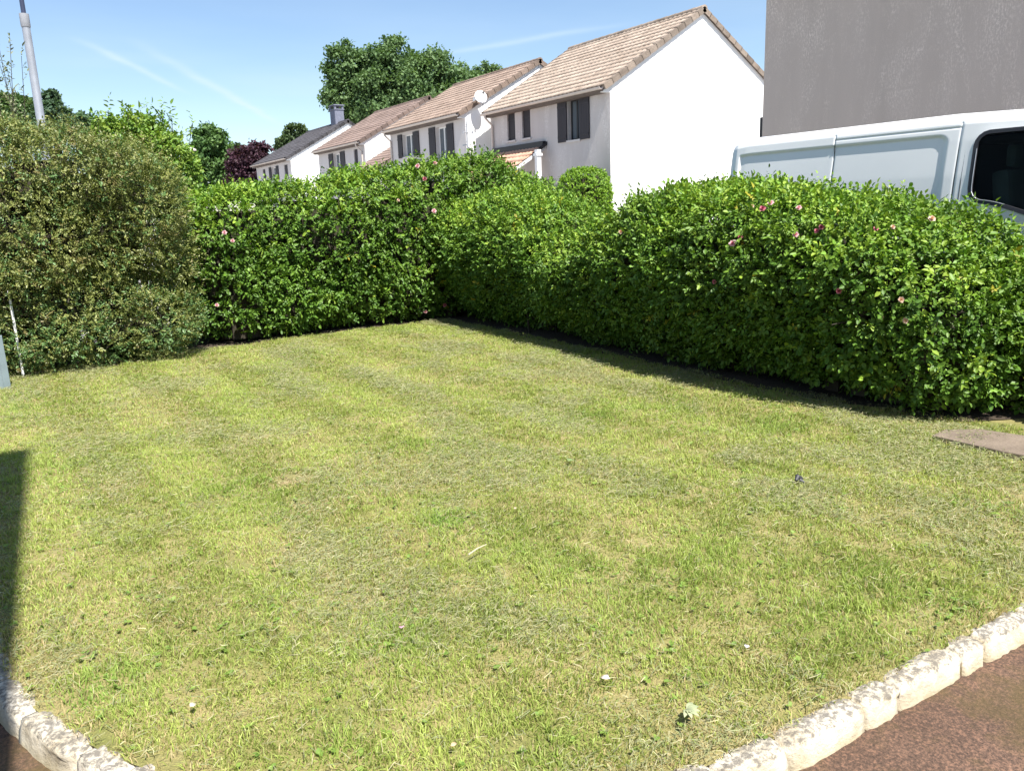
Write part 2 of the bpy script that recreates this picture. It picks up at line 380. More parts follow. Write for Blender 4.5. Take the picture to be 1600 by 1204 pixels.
# dark bare soil at the feet of the hedges
def soil_bed(pts, seed):
    P = spline(pts + [pts[0]], 10)[:-1]; q = P + 0.07 * (np.stack([fbm(np.c_[P, P[:, :1] * 0 + seed], 3.0, 5), fbm(np.c_[P, P[:, :1] * 0 + seed], 3.0, 6)], 1) - 0.5)
    n = len(q); c_ = q.mean(0); z = lawn_h(q[:, 0], q[:, 1]); me = bpy.data.meshes.new('soil'); cx_ = float(lawn_h(c_[:1], c_[1:2])[0])
    bm = bmesh.new(); vs = [bm.verts.new((a, b, 0.0)) for a, b in q]; bm.faces.new(vs)
    for ax, lo_, hi_ in (((1, 0, 0), q[:, 0].min(), q[:, 0].max()), ((0, 1, 0), q[:, 1].min(), q[:, 1].max())):
        for r in np.arange(lo_ + 0.08, hi_, 0.16): bmesh.ops.bisect_plane(bm, geom=bm.verts[:] + bm.edges[:] + bm.faces[:], plane_co=(r * ax[0], r * ax[1], 0), plane_no=ax)
    co = np.array([v.co[:] for v in bm.verts]); hh = lawn_h(co[:, 0], co[:, 1])
    for v, h in zip(bm.verts, hh): v.co.z = h - 0.004
    bm.to_mesh(me); bm.free(); tag(link('soil', me, MAT['bed']), kind='structure')
soil_bed([(-0.1, 9.95), (0.8, 10.0), (1.9, 10.30), (3.5, 10.62), (5.2, 10.45), (5.62, 9.6), (5.57, 8.0), (5.51, 6.0), (5.44, 4.4), (5.53, 3.3), (5.69, 2.72), (6.6, 2.6), (6.8, 4.0), (6.8, 11.9), (-0.1, 11.9)], 1.0)

# ---- kerb stones, each one a thing
def kerb_stone(s0, s1, seed):
    rg = np.random.default_rng(seed); n = 7; W, H = 0.066, 0.155
    prof = [(-0.03, -0.15), (-0.03, -0.010), (-0.012, 0.0), (W * 0.35, 0.003), (W * 0.78, 0.001), (W * 0.95, -0.009), (W, -0.036), (W + 0.010, -0.15)]
    V = []; k = len(prof)
    for i in range(n):
        s = s0 + (s1 - s0) * i / (n - 1); p = kpos(s); tg = kpos(s + 0.02) - kpos(s - 0.02); tg = tg / np.linalg.norm(tg); nr = np.array([tg[1], -tg[0]])
        edge = 0.008 if i in (0, n - 1) else 0.0
        for j, (o, z) in enumerate(prof):
            o2 = o + rg.normal(0, 0.0028) - (edge if j > 3 else 0); z2 = z + rg.normal(0, 0.0022) - (edge if 0 < j < k - 1 else 0)
            q = p - nr * 0 + nr * (-0.0) + (-nr) * (-o2)
            V.append((q[0], q[1], z2))
    F = [(i * k + j, i * k + j + 1, (i + 1) * k + j + 1, (i + 1) * k + j) for i in range(n - 1) for j in range(k - 1)]
    V = [Vector(v) for v in V]; me = bpy.data.meshes.new('kerb_stone'); F += [tuple(range(k))[::-1], tuple((n - 1) * k + j for j in range(k))]
    me.from_pydata(V, [], F); bm = bmesh.new(); bm.from_mesh(me); bmesh.ops.recalc_face_normals(bm, faces=bm.faces)
    bmesh.ops.subdivide_edges(bm, edges=bm.edges, cuts=1, smooth=0.06, use_grid_fill=True)
    for v in bm.verts: v.co += Vector(rg.normal(0, 0.0016, 3))
    bm.to_mesh(me); bm.free(); me.polygons.foreach_set('use_smooth', [True] * len(me.polygons))
    return me
def s_of_px(x, y):
    g = gz(x, y)[:2]; return KL[np.argmin(np.linalg.norm(KS - g, axis=1))]
joints_r = [s_of_px(*q) for q in [(1096, 1186), (1216, 1150), (1330, 1090), (1393, 1066), (1478, 1012), (1524, 991), (1588, 955)]]
joints_l = [s_of_px(*q) for q in [(0, 1062), (45, 1108), (135, 1165)]]
J = []; s = joints_l[0]
rk = random.Random(3)
while s > 0.3: s -= rk.choice([0.25, 0.30, 0.2]); J.append(max(s, 0.05))
J = sorted(J) + joints_l; s = joints_l[-1]
s += 0.20; J.append(s)
while s < joints_r[0] - 0.42: s += 0.27; J.append(s)
J += joints_r; s = joints_r[-1]
while s < KL[-1] - 0.5: s += rk.choice([0.21, 0.28, 0.24]); J.append(s)
klab = {}
nr_ = len(J) - 1
iL = J.index(joints_l[0]); iR = J.index(joints_r[0])
names_r = ['kerb stone just right of the bottom edge, wide block with grey lichen cap', 'long cream kerb stone with dark lichen top, left of the widest dark joint',
           'short cream kerb stone left of the mid-kerb joint, beside the red asphalt', 'longish pale kerb stone in the middle of the right-hand kerb run',
           'very short pale kerb stone, third from the right edge', 'cream kerb stone with speckled top, second from the right edge']
names_l = ['shaded kerb stone at the lower left border, top one of the left run', 'long lichen-crusted kerb stone in the left-hand run, just out of the shade']
for i in range(nr_):
    o = link('kerb_stone', kerb_stone(J[i] + 0.007, J[i + 1] - 0.007, i), MAT['kerb'])
    if iR <= i < iR + 6: lb = names_r[i - iR]
    elif iL <= i < iL + 2: lb = names_l[i - iL]
    elif i == iL + 2: lb = 'lowest kerb stone of the left-hand run, cut by the bottom border'
    elif i == iR + 6: lb = 'weathered kerb stone cut by the right border of the picture'
    elif i < iL: lb = 'kerb stone edging the lawn beyond the left border'
    elif i < iR: lb = 'kerb stone round the lawn corner below the bottom border'
    else: lb = 'kerb stone edging the lawn beyond the right border'
    tag(o, lb, 'kerb stone', 'kerb stones edging the lawn')

# ------------------------------------------------------------------ grass
def patches(P):
    # where the lawn is dry, green or littered with clippings (0..1 each)
    dry = np.clip((fbm(P, 1.1, 21, 4) - 0.50) * 4, 0, 1) * 0.6; grn = 0.55 * np.clip((fbm(P, 1.7, 33, 4) - 0.52) * 4, 0, 1)
    for px, py, r, a in [(457, 748, 0.13, 1.6), (470, 746, 0.10, 1.4), (560, 930, 0.28, 0.7), (640, 838, 0.25, 0.7), (905, 580, 0.5, 0.9), (700, 540, 0.4, 0.6), (60, 1035, 0.2, 0.9), (1000, 815, 0.3, 0.6), (1100, 600, 0.6, 0.5), (880, 770, 0.35, 0.35), (150, 590, 0.5, 0.5), (300, 960, 0.25, 0.5)]:
        g = gz(px, py); dry = np.maximum(dry, a * np.exp(-((P[:, 0] - g[0]) ** 2 + (P[:, 1] - g[1]) ** 2) / r ** 2))
    for px, py, r, a in [(700, 812, 0.16, 1.3), (150, 1085, 0.18, 1.1), (1480, 945, 0.25, 0.9), (620, 1000, 0.25, 0.8), (1100, 880, 0.35, 0.7), (520, 1180, 0.2, 0.8), (60, 740, 0.5, 0.7), (1250, 960, 0.4, 0.7), (880, 1180, 0.2, 0.6)]:
        g = gz(px, py); k = (0.62 if r > 0.19 else 0.8) * a * np.exp(-((P[:, 0] - g[0]) ** 2 + (P[:, 1] - g[1]) ** 2) / r ** 2) * (0.5 + vnoise(P, 6.0, 37)); grn = np.maximum(grn, k); dry = dry * (1 - np.clip(k, 0, 1))
    # dry fringe along the kerb and under the hedges
    dk = np.min(np.linalg.norm(P[:, None, :2] - KS[None, ::6, :], axis=2), axis=1) if len(P) < 60000 else np.concatenate([np.min(np.linalg.norm(q[:, None, :2] - KS[None, ::6, :], axis=2), axis=1) for q in np.array_split(P, 20)])
    dry = np.maximum(dry, 0.95 * np.exp(-(dk / 0.13) ** 2))
    clip = np.clip((fbm(P * np.array([1.0, 0.6, 1]), 2.6, 55, 4) - 0.46) * 4, 0, 1)
    return np.clip(dry, 0, 1), np.clip(grn, 0, 1), clip
def lawn_points(dens_near, dens_far, seed):
    rg = np.random.default_rng(seed); n = int(6.0 * 9.3 * dens_near)
    P = np.stack([rg.uniform(-0.3, 5.72, n), rg.uniform(1.15, 10.5, n), np.zeros(n)], 1)
    d = np.hypot(P[:, 0], P[:, 1]); keep = rg.random(n) < np.interp(d, [2.0, 3.2, 5.5, 9, 12], [1, 1, 0.62, dens_far / dens_near, dens_far / dens_near])
    # only what the lens or a viewer a step aside could see: drop what lies behind the camera line
    v = P[:, 0] * _F0[0] + P[:, 1] * _F0[1]; keep &= v > 1.35
    P = P[keep]; P = P[in_poly(P, lawn_poly)]; P = P[P[:, 0] < np.interp(P[:, 1], [2.6, 2.75, 3.3, 4.4, 6, 8, 9.6], [5.72, 5.70, 5.55, 5.45, 5.52, 5.58, 5.62]) + 0.12 * vnoise(P, 7.0, 5)]
    P[:, 2] = lawn_h(P[:, 0], P[:, 1]) - 0.012; return P, rg
def lerp(a, b, f): return a[None, :] * (1 - f[:, None]) + b[None, :] * f[:, None]
A3 = lambda *c: np.array(c, float)
def build_grass():
    P, rg = lawn_points(17000, 7000, 11); n = len(P); dry, grn, clp = patches(P)
    keep = rg.random(n) > 0.20 * dry + 0.45 * dry ** 5 + 0.6 * (vnoise(P, 13.0, 92) < 0.28 + 0.06 * np.clip((P[:, 0] - 1.2) / 2.0, 0, 1)); P = P[keep]; dry, grn, clp = dry[keep], grn[keep], clp[keep]; n = len(P)
    d = np.hypot(P[:, 0], P[:, 1]); far = np.interp(d, [3, 10], [1.0, 1.9])
    tuft = np.clip((vnoise(P, 9.0, 91) - 0.5) * 2.4 + 0.5, 0, 1); L = rg.uniform(0.018, 0.040, n) * (0.65 + 0.70 * tuft) * (1 + 0.40 * grn) * (1 - 0.25 * dry); Wd = rg.uniform(0.0010, 0.0021, n) * far
    az = rg.uniform(0, 2 * np.pi, n) ; lean = rg.beta(2, 2, n) * 1.35 + 0.12 * dry
    hd = np.stack([np.cos(az), np.sin(az), np.zeros(n)], 1)
    # combed by the mower: a slight common lean, alternating in lanes
    LN = np.array([1.0, 0.03]); lane = np.sign(np.sin((P[:, 0] * LN[0] + P[:, 1] * LN[1]) * 2 * np.pi / 0.84)); comb = np.stack([-LN[1] * lane, LN[0] * lane, 0 * lane], 1)
    hd = unit(hd + 0.45 * comb)
    up = np.array([0, 0, 1.0]); D1 = unit(up * np.cos(lean * 0.6)[:, None] + hd * np.sin(lean * 0.6)[:, None]); D2 = unit(up * np.cos(lean * 1.5)[:, None] + hd * np.sin(lean * 1.5)[:, None])
    sa = rg.uniform(0, 2 * np.pi, n); S = np.stack([np.cos(sa), np.sin(sa), np.zeros(n)], 1); S = unit(S - D1 * np.sum(S * D1, 1, keepdims=True)) * Wd[:, None]
    m1 = P + D1 * (L * 0.55)[:, None]; tp = m1 + D2 * (L * 0.5)[:, None]
    V = np.stack([P - S, P + S, m1 + S * 0.85, m1 - S * 0.85, tp], 1)
    i = np.arange(n) * 5; Q = np.stack([i, i + 1, i + 2, i + 3], 1); T = np.stack([i + 3, i + 2, i + 4], 1)
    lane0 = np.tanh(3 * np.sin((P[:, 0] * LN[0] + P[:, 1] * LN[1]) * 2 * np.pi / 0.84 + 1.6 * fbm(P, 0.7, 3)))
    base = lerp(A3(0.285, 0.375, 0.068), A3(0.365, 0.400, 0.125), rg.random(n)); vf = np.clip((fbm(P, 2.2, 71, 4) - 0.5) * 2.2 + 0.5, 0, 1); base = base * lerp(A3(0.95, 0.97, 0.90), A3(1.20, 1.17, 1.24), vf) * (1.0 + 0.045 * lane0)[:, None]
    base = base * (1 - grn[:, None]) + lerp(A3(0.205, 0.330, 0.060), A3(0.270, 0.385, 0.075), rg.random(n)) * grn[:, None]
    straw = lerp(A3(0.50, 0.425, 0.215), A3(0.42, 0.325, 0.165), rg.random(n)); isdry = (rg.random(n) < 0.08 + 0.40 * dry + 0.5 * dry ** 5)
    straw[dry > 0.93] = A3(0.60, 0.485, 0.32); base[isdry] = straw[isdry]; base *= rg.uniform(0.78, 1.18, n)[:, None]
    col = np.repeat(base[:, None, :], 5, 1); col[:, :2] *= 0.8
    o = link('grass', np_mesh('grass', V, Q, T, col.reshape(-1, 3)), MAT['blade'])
    tag(o, 'short mown yellowish green grass covering the lawn', 'grass', kind='stuff')
build_grass()
def build_clippings():
    P, rg = lawn_points(8000, 3600, 12); dry, grn, clp = patches(P); clp = np.clip(clp * (0.75 + 0.5 * np.clip((P[:, 0] - 1.5) / 2.5, 0, 1)), 0, 1); keep = rg.random(len(P)) < (0.10 + 0.95 * clp) * (1 - 0.4 * grn); P = P[keep]; n = len(P)
    d = np.hypot(P[:, 0], P[:, 1]); far = np.interp(d, [3, 10], [1.0, 1.8])
    L = rg.uniform(0.015, 0.05, n); Wd = rg.uniform(0.0007, 0.0016, n) * far; az = rg.uniform(0, 2 * np.pi, n); az = np.where(rg.random(n) < 0.4, rg.normal(0.4, 0.5, n), az)
    D = np.stack([np.cos(az), np.sin(az), rg.normal(0, 0.22, n)], 1); S = np.stack([-np.sin(az), np.cos(az), rg.normal(0, 0.5, n)], 1); S = unit(S) * Wd[:, None]
    P = P + np.array([0, 0, 1.0]) * rg.uniform(0.018, 0.038, n)[:, None]
    bend = np.stack([rg.normal(0, 0.012, n), rg.normal(0, 0.012, n), rg.uniform(-0.004, 0.010, n)], 1)
    a = P - D * (L / 2)[:, None]; c_ = P + D * (L / 2)[:, None]; b_ = P + bend
    V = np.stack([a - S, a + S, b_ + S, b_ - S, c_ + S * 0.4, c_ - S * 0.4], 1); i = np.arange(n) * 6
    Q = np.concatenate([np.stack([i, i + 1, i + 2, i + 3], 1), np.stack([i + 3, i + 2, i + 4, i + 5], 1)])
    base = lerp(A3(0.30, 0.30, 0.165), A3(0.48, 0.445, 0.27), rg.random(n)); gg = rg.random(n) < 0.5; base[gg] = A3(0.27, 0.30, 0.145); base *= rg.uniform(0.75, 1.2, n)[:, None]
    o = link('grass_clippings', np_mesh('grass_clippings', V, Q, None, np.repeat(base, 6, 0)), MAT['blade'])
    tag(o, 'dry straw-coloured grass clippings lying on the lawn', 'clippings', kind='stuff')
build_clippings()
def build_clover():
    # broad little weed leaves in the greener patches
    P, rg = lawn_points(330, 90, 13); dry, grn, clp = patches(P); keep = rg.random(len(P)) < 0.08 + 0.7 * grn * (vnoise(P, 5, 3) > 0.45); P = P[keep]; n = len(P)
    k = 4; O = np.repeat(P, k, 0); az = rg.uniform(0, 2 * np.pi, n * k); D = unit(np.stack([np.cos(az), np.sin(az), rg.uniform(0.1, 0.7, n * k)], 1)); O = O + np.array([0, 0, 0.016]); N = unit(np.array([0, 0, 1.0]) + rg.normal(0, 0.3, (n * k, 3)))
    L = rg.uniform(0.009, 0.024, n * k); col = lerp(A3(0.15, 0.26, 0.05), A3(0.25, 0.34, 0.07), rg.random(n * k))
    V, Q, cc = leaf_arrays(O, D, N, L, L * 0.42, col, 0.15)
    o = link('lawn_weeds', np_mesh('lawn_weeds', V, Q, None, cc), MAT['blade']); tag(o, 'small broad-leaved weeds scattered through the mown grass', 'weeds', kind='stuff')
def leaf_arrays(O, D, N, L, W, col, fold=0.25, droop=0.15):
    n = len(O); N = unit(N - D * np.sum(N * D, 1, keepdims=True)); S = np.cross(D, N)
    l = L[:, None]; w_ = W[:, None]
    tip = O + D * l - N * (droop * l); up = N * (fold * w_)
    r1 = O + D * l * 0.32 + S * w_ * 0.92 + up; r2 = O + D * l * 0.70 + S * w_ * 0.74 + up * 0.7 - N * (droop * l * 0.4)
    l1 = O + D * l * 0.32 - S * w_ * 0.92 + up; l2 = O + D * l * 0.70 - S * w_ * 0.74 + up * 0.7 - N * (droop * l * 0.4)
    V = np.stack([O, r1, r2, tip, l2, l1], 1); i = np.arange(n) * 6
    Q = np.concatenate([np.stack([i, i + 1, i + 2, i + 3], 1), np.stack([i, i + 3, i + 4, i + 5], 1)])
    return V.reshape(-1, 3), Q, np.repeat(col, 6, 0)
build_clover()

# ------------------------------------------------------------------ hedges and bushes
def rbox(P, lo, hi, r, hfun=None, hz=None):
    lo = np.array(lo, float); hi = np.array(hi, float); top = hfun(P) if hfun else np.full(len(P), hi[2])
    c_ = np.stack([np.full(len(P), (lo[0] + hi[0]) / 2), np.full(len(P), (lo[1] + hi[1]) / 2), (lo[2] + top) / 2], 1)
    h = np.stack([np.full(len(P), (hi[0] - lo[0]) / 2), np.full(len(P), (hi[1] - lo[1]) / 2), (top - lo[2]) / 2], 1)
    q = np.abs(P - c_) - (h - r); return np.linalg.norm(np.maximum(q, 0), axis=1) + np.minimum(np.max(q, axis=1), 0) - r
def ell(P, c_, r):
    q = (P - np.array(c_, float)) / np.array(r, float); k = np.linalg.norm(q, axis=1); return (k - 1) * min(r)
def grad(sdf, P, e=0.03):
    g = np.stack([sdf(P + np.eye(3)[i] * e) - sdf(P - np.eye(3)[i] * e) for i in range(3)], 1); return unit(g)
def shell(sdf, lo, hi, n, depth, rg, seen=None, out=0.02):
    acc = []; tot = 0; lo = np.array(lo, float); hi = np.array(hi, float)
    for _ in range(60):
        P = lo + (hi - lo) * rg.random((400000, 3)); d = sdf(P); k = (d < out) & (rg.random(len(P)) < np.exp(d / depth)) & (d > -depth * 3)
        if seen is not None: k &= rg.random(len(P)) < seen(P)
        acc.append(P[k]); tot += k.sum()
        if tot >= n: break
    P = np.concatenate(acc)[:n]; return P, grad(sdf, P)
def sprigs(P, N, rg, k, sl, L, W, colf, up=0.45, spread=0.95, fold=0.25, droop=0.18, jit=0.7):
    n = len(P); A = unit(N + np.array([0, 0, up]) + rg.normal(0, jit, (n, 3))); ref = unit(rg.normal(0, 1, (n, 3))); S = unit(np.cross(A, ref))
    ls = rg.uniform(0.6, 1.3, n) * sl; cs = colf(P, N, rg)
    Os, Ds, Ns, Cs, Ls = [], [], [], [], []
    sz = rg.uniform(0.75, 1.25, n); Ns0 = unit(N * 0.6 + np.array([0, 0, 0.7]) + rg.normal(0, 0.4, (n, 3)))
    for j in range(k):
        f = (j + 0.5) / k if j < k - 1 else 1.0; sd_ = 1 if j % 2 else -1
        O = P + A * (ls * f)[:, None]
        D = A * (0.55 if j < k - 1 else 1.0) + S * (sd_ * spread if j < k - 1 else 0) + rg.normal(0, 0.22, (n, 3)) + np.array([0, 0, -0.12]); D = unit(D)
        Nn = unit(Ns0 + rg.normal(0, 0.28, (n, 3)))
        Os.append(O); Ds.append(D); Ns.append(Nn); Cs.append(cs * rg.uniform(0.85, 1.15, n)[:, None]); Ls.append(sz * rg.uniform(0.65, 1.25, n) * L * (1.1 if j == k - 1 else 0.95))
    O = np.concatenate(Os); D = np.concatenate(Ds); Nn = np.concatenate(Ns); Cc = np.concatenate(Cs); LL = np.concatenate(Ls)
    return leaf_arrays(O, D, Nn, LL, LL * W, Cc, fold, droop)
def join_arrays(parts):
    V, Q, Cc = [], [], []; o = 0
    for v, q, c_ in parts: V.append(v); Q.append(q + o); Cc.append(c_); o += len(v)
    return np.concatenate(V), np.concatenate(Q), np.concatenate(Cc)
def core_mesh(sdf, lo, hi, inset, step, mat, parent, name='branches_dark_core'):
    # solid dark core added to block light and stand for inner shade: the shape shrunk inwards, as a coarse voxel skin, with twigs through it
    lo = np.array(lo, float); hi = np.array(hi, float); nx = np.maximum(((hi - lo) / step).astype(int), 1)
    ax = [lo[i] + (np.arange(nx[i]) + 0.5) * step for i in range(3)]; G = np.stack(np.meshgrid(*ax, indexing='ij'), -1).reshape(-1, 3)
    ins = (sdf(G) < -inset).reshape(nx); mb = MB(); pad = np.pad(ins, 1); idx = {}
    V = []; F = []
    def vid(i, j, k):
        if (i, j, k) not in idx: idx[(i, j, k)] = len(V); V.append((lo[0] + i * step, lo[1] + j * step, lo[2] + k * step))
        return idx[(i, j, k)]
    for (i, j, k) in np.argwhere(ins):
        for dx, dy, dz, q in ((1, 0, 0, ((1, 0, 0), (1, 1, 0), (1, 1, 1), (1, 0, 1))), (-1, 0, 0, ((0, 0, 0), (0, 0, 1), (0, 1, 1), (0, 1, 0))), (0, 1, 0, ((0, 1, 0), (0, 1, 1), (1, 1, 1), (1, 1, 0))), (0, -1, 0, ((0, 0, 0), (1, 0, 0), (1, 0, 1), (0, 0, 1))), (0, 0, 1, ((0, 0, 1), (1, 0, 1), (1, 1, 1), (0, 1, 1))), (0, 0, -1, ((0, 0, 0), (0, 1, 0), (1, 1, 0), (1, 0, 0)))):
            if not pad[i + 1 + dx, j + 1 + dy, k + 1 + dz]: F.append(tuple(vid(i + a, j + b_, k + c_) for a, b_, c_ in q))
    return V, F
def shrub(name, loc, sdf, lo, hi, leaf_parts, label, cat, group=None, inset=0.30, step=0.12, stems=14, seed=1, leafmat='leaf_hedge', twigs=60, core=True):
    root = empty(name, loc, label, cat, group); off = np.array(loc, float); rg = np.random.default_rng(seed)
    V, Q, Cc = join_arrays(leaf_parts); link('foliage', np_mesh('foliage', V - off, Q, None, Cc), MAT[leafmat], root)
    mb = MB()
    if core:
        V2, F2 = core_mesh(lambda Q: sdf(np.stack([Q[:, 0], Q[:, 1], np.maximum(Q[:, 2], 0.42)], 1)) + 0.22 * np.clip(0.45 - Q[:, 2], 0, 0.45), lo, hi, inset, step, None, None); mb.v = [tuple(np.array(v) - off) for v in V2]; mb.f = list(F2)
    lo = np.array(lo, float); hi = np.array(hi, float)
    for i in range(stems):
        b_ = np.array([rg.uniform(lo[0] + min(0.85, (hi[0] - lo[0]) * 0.4), hi[0] - 0.3), rg.uniform(lo[1] + min(0.75, (hi[1] - lo[1]) * 0.4), hi[1] - 0.3), -0.14]); p = b_.copy(); pts = [p - off]; dr = np.array([rg.normal(0, 0.2), rg.normal(0, 0.2), 1.0])
        for k in range(6):
            p = p + dr * rg.uniform(0.12, 0.3); dr = unit(dr[None] + rg.normal(0, 0.25, (1, 3)))[0]; dr[2] = abs(dr[2])
            if sdf(p[None])[0] > -0.03 and p[2] > 0.35: break
            pts.append(p - off)
        if len(pts) > 2: mb.tube(pts, [0.018 * (1 - 0.11 * q) for q in range(len(pts))], 6)
    if twigs:
        P, N = shell(sdf, lo, hi, twigs, 0.12, rg, out=0.0)
        for p, n_ in zip(P, N):
            d_ = unit((n_ + rg.normal(0, 0.6, 3))[None])[0]; q = p - d_ * 0.25; r_ = rg.uniform(0.002, 0.005)
            mb.tube([q - off, q + d_ * 0.16 + rg.normal(0, 0.02, 3) - off, q + d_ * 0.33 + rg.normal(0, 0.03, 3) - off], [r_ * 1.4, r_, r_ * 0.6], 5)
    if mb.v: mb.build('branches_dark_core', MAT['twig'], root)  # stems and twigs, in one mesh with the added dark core
    return root
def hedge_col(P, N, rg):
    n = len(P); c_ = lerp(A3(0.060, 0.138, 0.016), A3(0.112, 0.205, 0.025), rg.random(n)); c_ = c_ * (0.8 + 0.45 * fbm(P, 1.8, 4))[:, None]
    fresh_lit = np.clip((N[:, 2] - 0.05) * 1.6, 0, 1) * (rg.random(n) < 0.70) + (rg.random(n) < 0.08); fresh_lit = np.clip(fresh_lit, 0, 1) * np.clip((fbm(P, 1.2, 8) - 0.25) * 3, 0.2, 1)  # young leaves, more on upward faces, which also paints in a sunlit top
    c_ = c_ * (1 - fresh_lit[:, None]) + lerp(A3(0.150, 0.290, 0.030), A3(0.260, 0.355, 0.042), rg.random(n)) * fresh_lit[:, None]
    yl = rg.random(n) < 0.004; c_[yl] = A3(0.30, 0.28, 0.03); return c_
def hx(xs, hs, axis): return lambda P: np.interp(P[:, axis], xs, hs)
def sdf_back(P):
    d = rbox(P, (1.95, 10.42, 0), (8.3, 12.0, 2), 0.52, hx([1.9, 2.6, 3.9, 4.85, 5.9, 6.9, 7.5, 8.3], [1.72, 1.88, 2.10, 2.22, 2.30, 2.34, 2.10, 1.65], 0))
    return d - 0.38 * (fbm(P, 1.5, 40, 2) - 0.5) - 0.16 * (vnoise(P, 5.0, 44) - 0.5) + 0.40 * np.clip(0.22 - P[:, 2], 0, 0.22)
def sdf_right(P):
    Q_ = P.copy(); Q_[:, 0] = P[:, 0] - 0.050 * (P[:, 1] - 8.0) - 0.38 * np.clip((3.65 - P[:, 1]) / 1.0, 0, 1.2) ** 1.6 - 0.10 * np.clip(P[:, 2] - 0.95, 0, 1.2) - 0.40 * np.clip(1.02 - P[:, 2], 0, 1.0) ** 1.1 * np.clip((P[:, 1] - 2.9) / 0.8, 0, 1) * (P[:, 0] < 6.3)
    d = rbox(Q_, (5.36, 2.58, 0), (6.95, 10.9, 2), 0.50, hx([2.75, 2.95, 3.35, 4.0, 4.9, 5.7, 6.5, 7.15, 7.6, 8.1, 9.0, 10.0, 10.9], [1.08, 1.22, 1.42, 1.58, 1.66, 1.69, 1.50, 1.22, 1.38, 1.60, 1.76, 1.74, 1.7], 1))
    return d - 0.30 * (fbm(P, 1.6, 60, 2) - 0.5) - 0.15 * (vnoise(P, 5.5, 64) - 0.5) + 0.35 * np.clip(0.2 - P[:, 2], 0, 0.2)
def sdf_end(P):
    d = rbox(P, (6.05, 0.9, 0), (7.3, 3.2, 1.14), 0.30); return d - 0.22 * (fbm(P, 2.0, 80, 3) - 0.5)
seen_back = lambda P: np.where(P[:, 1] < 11.6, 1.0, 0.25)
seen_right = lambda P: np.where(P[:, 0] < 6.5, 1.0, 0.35) * np.interp(P[:, 1], [2.5, 5, 11], [1.0, 0.85, 0.6])
rg = np.random.default_rng(21)
P, N = shell(sdf_back, (1.7, 10.1, 0.03), (8.6, 12.3, 2.75), 15000, 0.12, rg, seen_back)
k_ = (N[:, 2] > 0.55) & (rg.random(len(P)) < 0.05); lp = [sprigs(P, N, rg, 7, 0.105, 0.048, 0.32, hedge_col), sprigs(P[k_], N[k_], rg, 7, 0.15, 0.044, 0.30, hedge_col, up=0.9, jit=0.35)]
hedge_back = shrub('flowering_hedge', (5.0, 11.1, 0), sdf_back, (1.7, 10.1, 0.03), (8.6, 12.3, 2.75), lp, 'tall bright rose hedge across the far side of the lawn beside the olive bush', 'hedge', None, seed=2, twigs=120)
P, N = shell(sdf_right, (4.95, 2.35, 0.03), (7.2, 11.0, 2.1), 30000, 0.11, rg, seen_right)
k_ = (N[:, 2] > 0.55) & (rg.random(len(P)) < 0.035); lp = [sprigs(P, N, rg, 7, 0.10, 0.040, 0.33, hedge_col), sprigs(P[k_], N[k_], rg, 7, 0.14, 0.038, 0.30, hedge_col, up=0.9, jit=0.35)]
hedge_right = shrub('flowering_hedge', (6.2, 6.5, 0), sdf_right, (4.95, 2.35, 0.03), (7.2, 11.0, 2.1), lp, 'long rose hedge with a dipped top along the right side, before the van', 'hedge', None, seed=3, twigs=220)
P, N = shell(sdf_end, (5.7, 0.6, 0.03), (7.6, 3.5, 1.6), 5500, 0.12, rg)
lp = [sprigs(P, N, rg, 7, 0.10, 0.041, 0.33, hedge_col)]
shrub('hedge_return', (6.8, 2.0, 0), sdf_end, (6.0, 0.6, 0.03), (7.6, 3.5, 1.6), lp, 'dark shaded end of the hedge at the right border, behind the concrete slab', 'hedge', None, seed=4, stems=6, twigs=40)
# big olive-leaved bush on the left
def bush_col(P, N, rg):
    n = len(P); c_ = lerp(A3(0.132, 0.165, 0.042), A3(0.240, 0.258, 0.078), rg.random(n)); c_ = c_ * (0.75 + 0.5 * fbm(P, 2.2, 14))[:, None]
    br = rg.random(n) < 0.04 + 0.16 * np.clip((fbm(P, 2.5, 15) - 0.5) * 4, 0, 1); c_[br] = A3(0.19, 0.165, 0.06)
    gr = rg.random(n) < 0.18 + 0.4 * np.clip((1.1 - P[:, 2]), 0, 1); c_[gr] = A3(0.105, 0.190, 0.060)
    return c_
def sdf_bush(P):
    d = rbox(P, (-1.6, 9.86, 0), (1.97, 11.9, 2.6), 0.38, hx([-1.6, 0.3, 0.85, 1.35, 1.95, 2.2], [2.66, 2.62, 2.64, 2.42, 2.34, 1.98], 0))
    d = d - 0.50 * (fbm(P, 1.7, 90, 2) - 0.5) - 0.30 * (vnoise(P, 4.5, 95) - 0.5)
    for cx_, cz_, r_ in ((1.45, 0.95, 0.20), (0.75, 1.05, 0.17), (1.75, 0.85, 0.2), (1.0, 1.75, 0.12)):
        d = np.maximum(d, -(np.linalg.norm((P - np.array([cx_, 10.0, cz_])) / np.array([1.6, 1.3, 0.7]), axis=1) - r_))
    return d + 0.35 * np.clip(0.25 - P[:, 2], 0, 0.25)
P, N = shell(sdf_bush, (-1.2, 9.5, 0.03), (2.5, 12.1, 3.0), 23000, 0.14, rg, lambda P: np.where(P[:, 1] < 11.2, 1.0, 0.2))
lp = [sprigs(P, N, rg, 9, 0.13, 0.030, 0.26, bush_col, up=0.6, spread=0.8, droop=0.05)]
shrub('olive_bush', (0.6, 10.8, 0), sdf_bush, (-1.2, 9.5, 0.03), (2.5, 12.1, 3.0), lp, 'big rounded olive-brown bush with tiny leaves at the left of the lawn', 'bush', None, seed=5, leafmat='leaf_bush', twigs=260, inset=0.42)
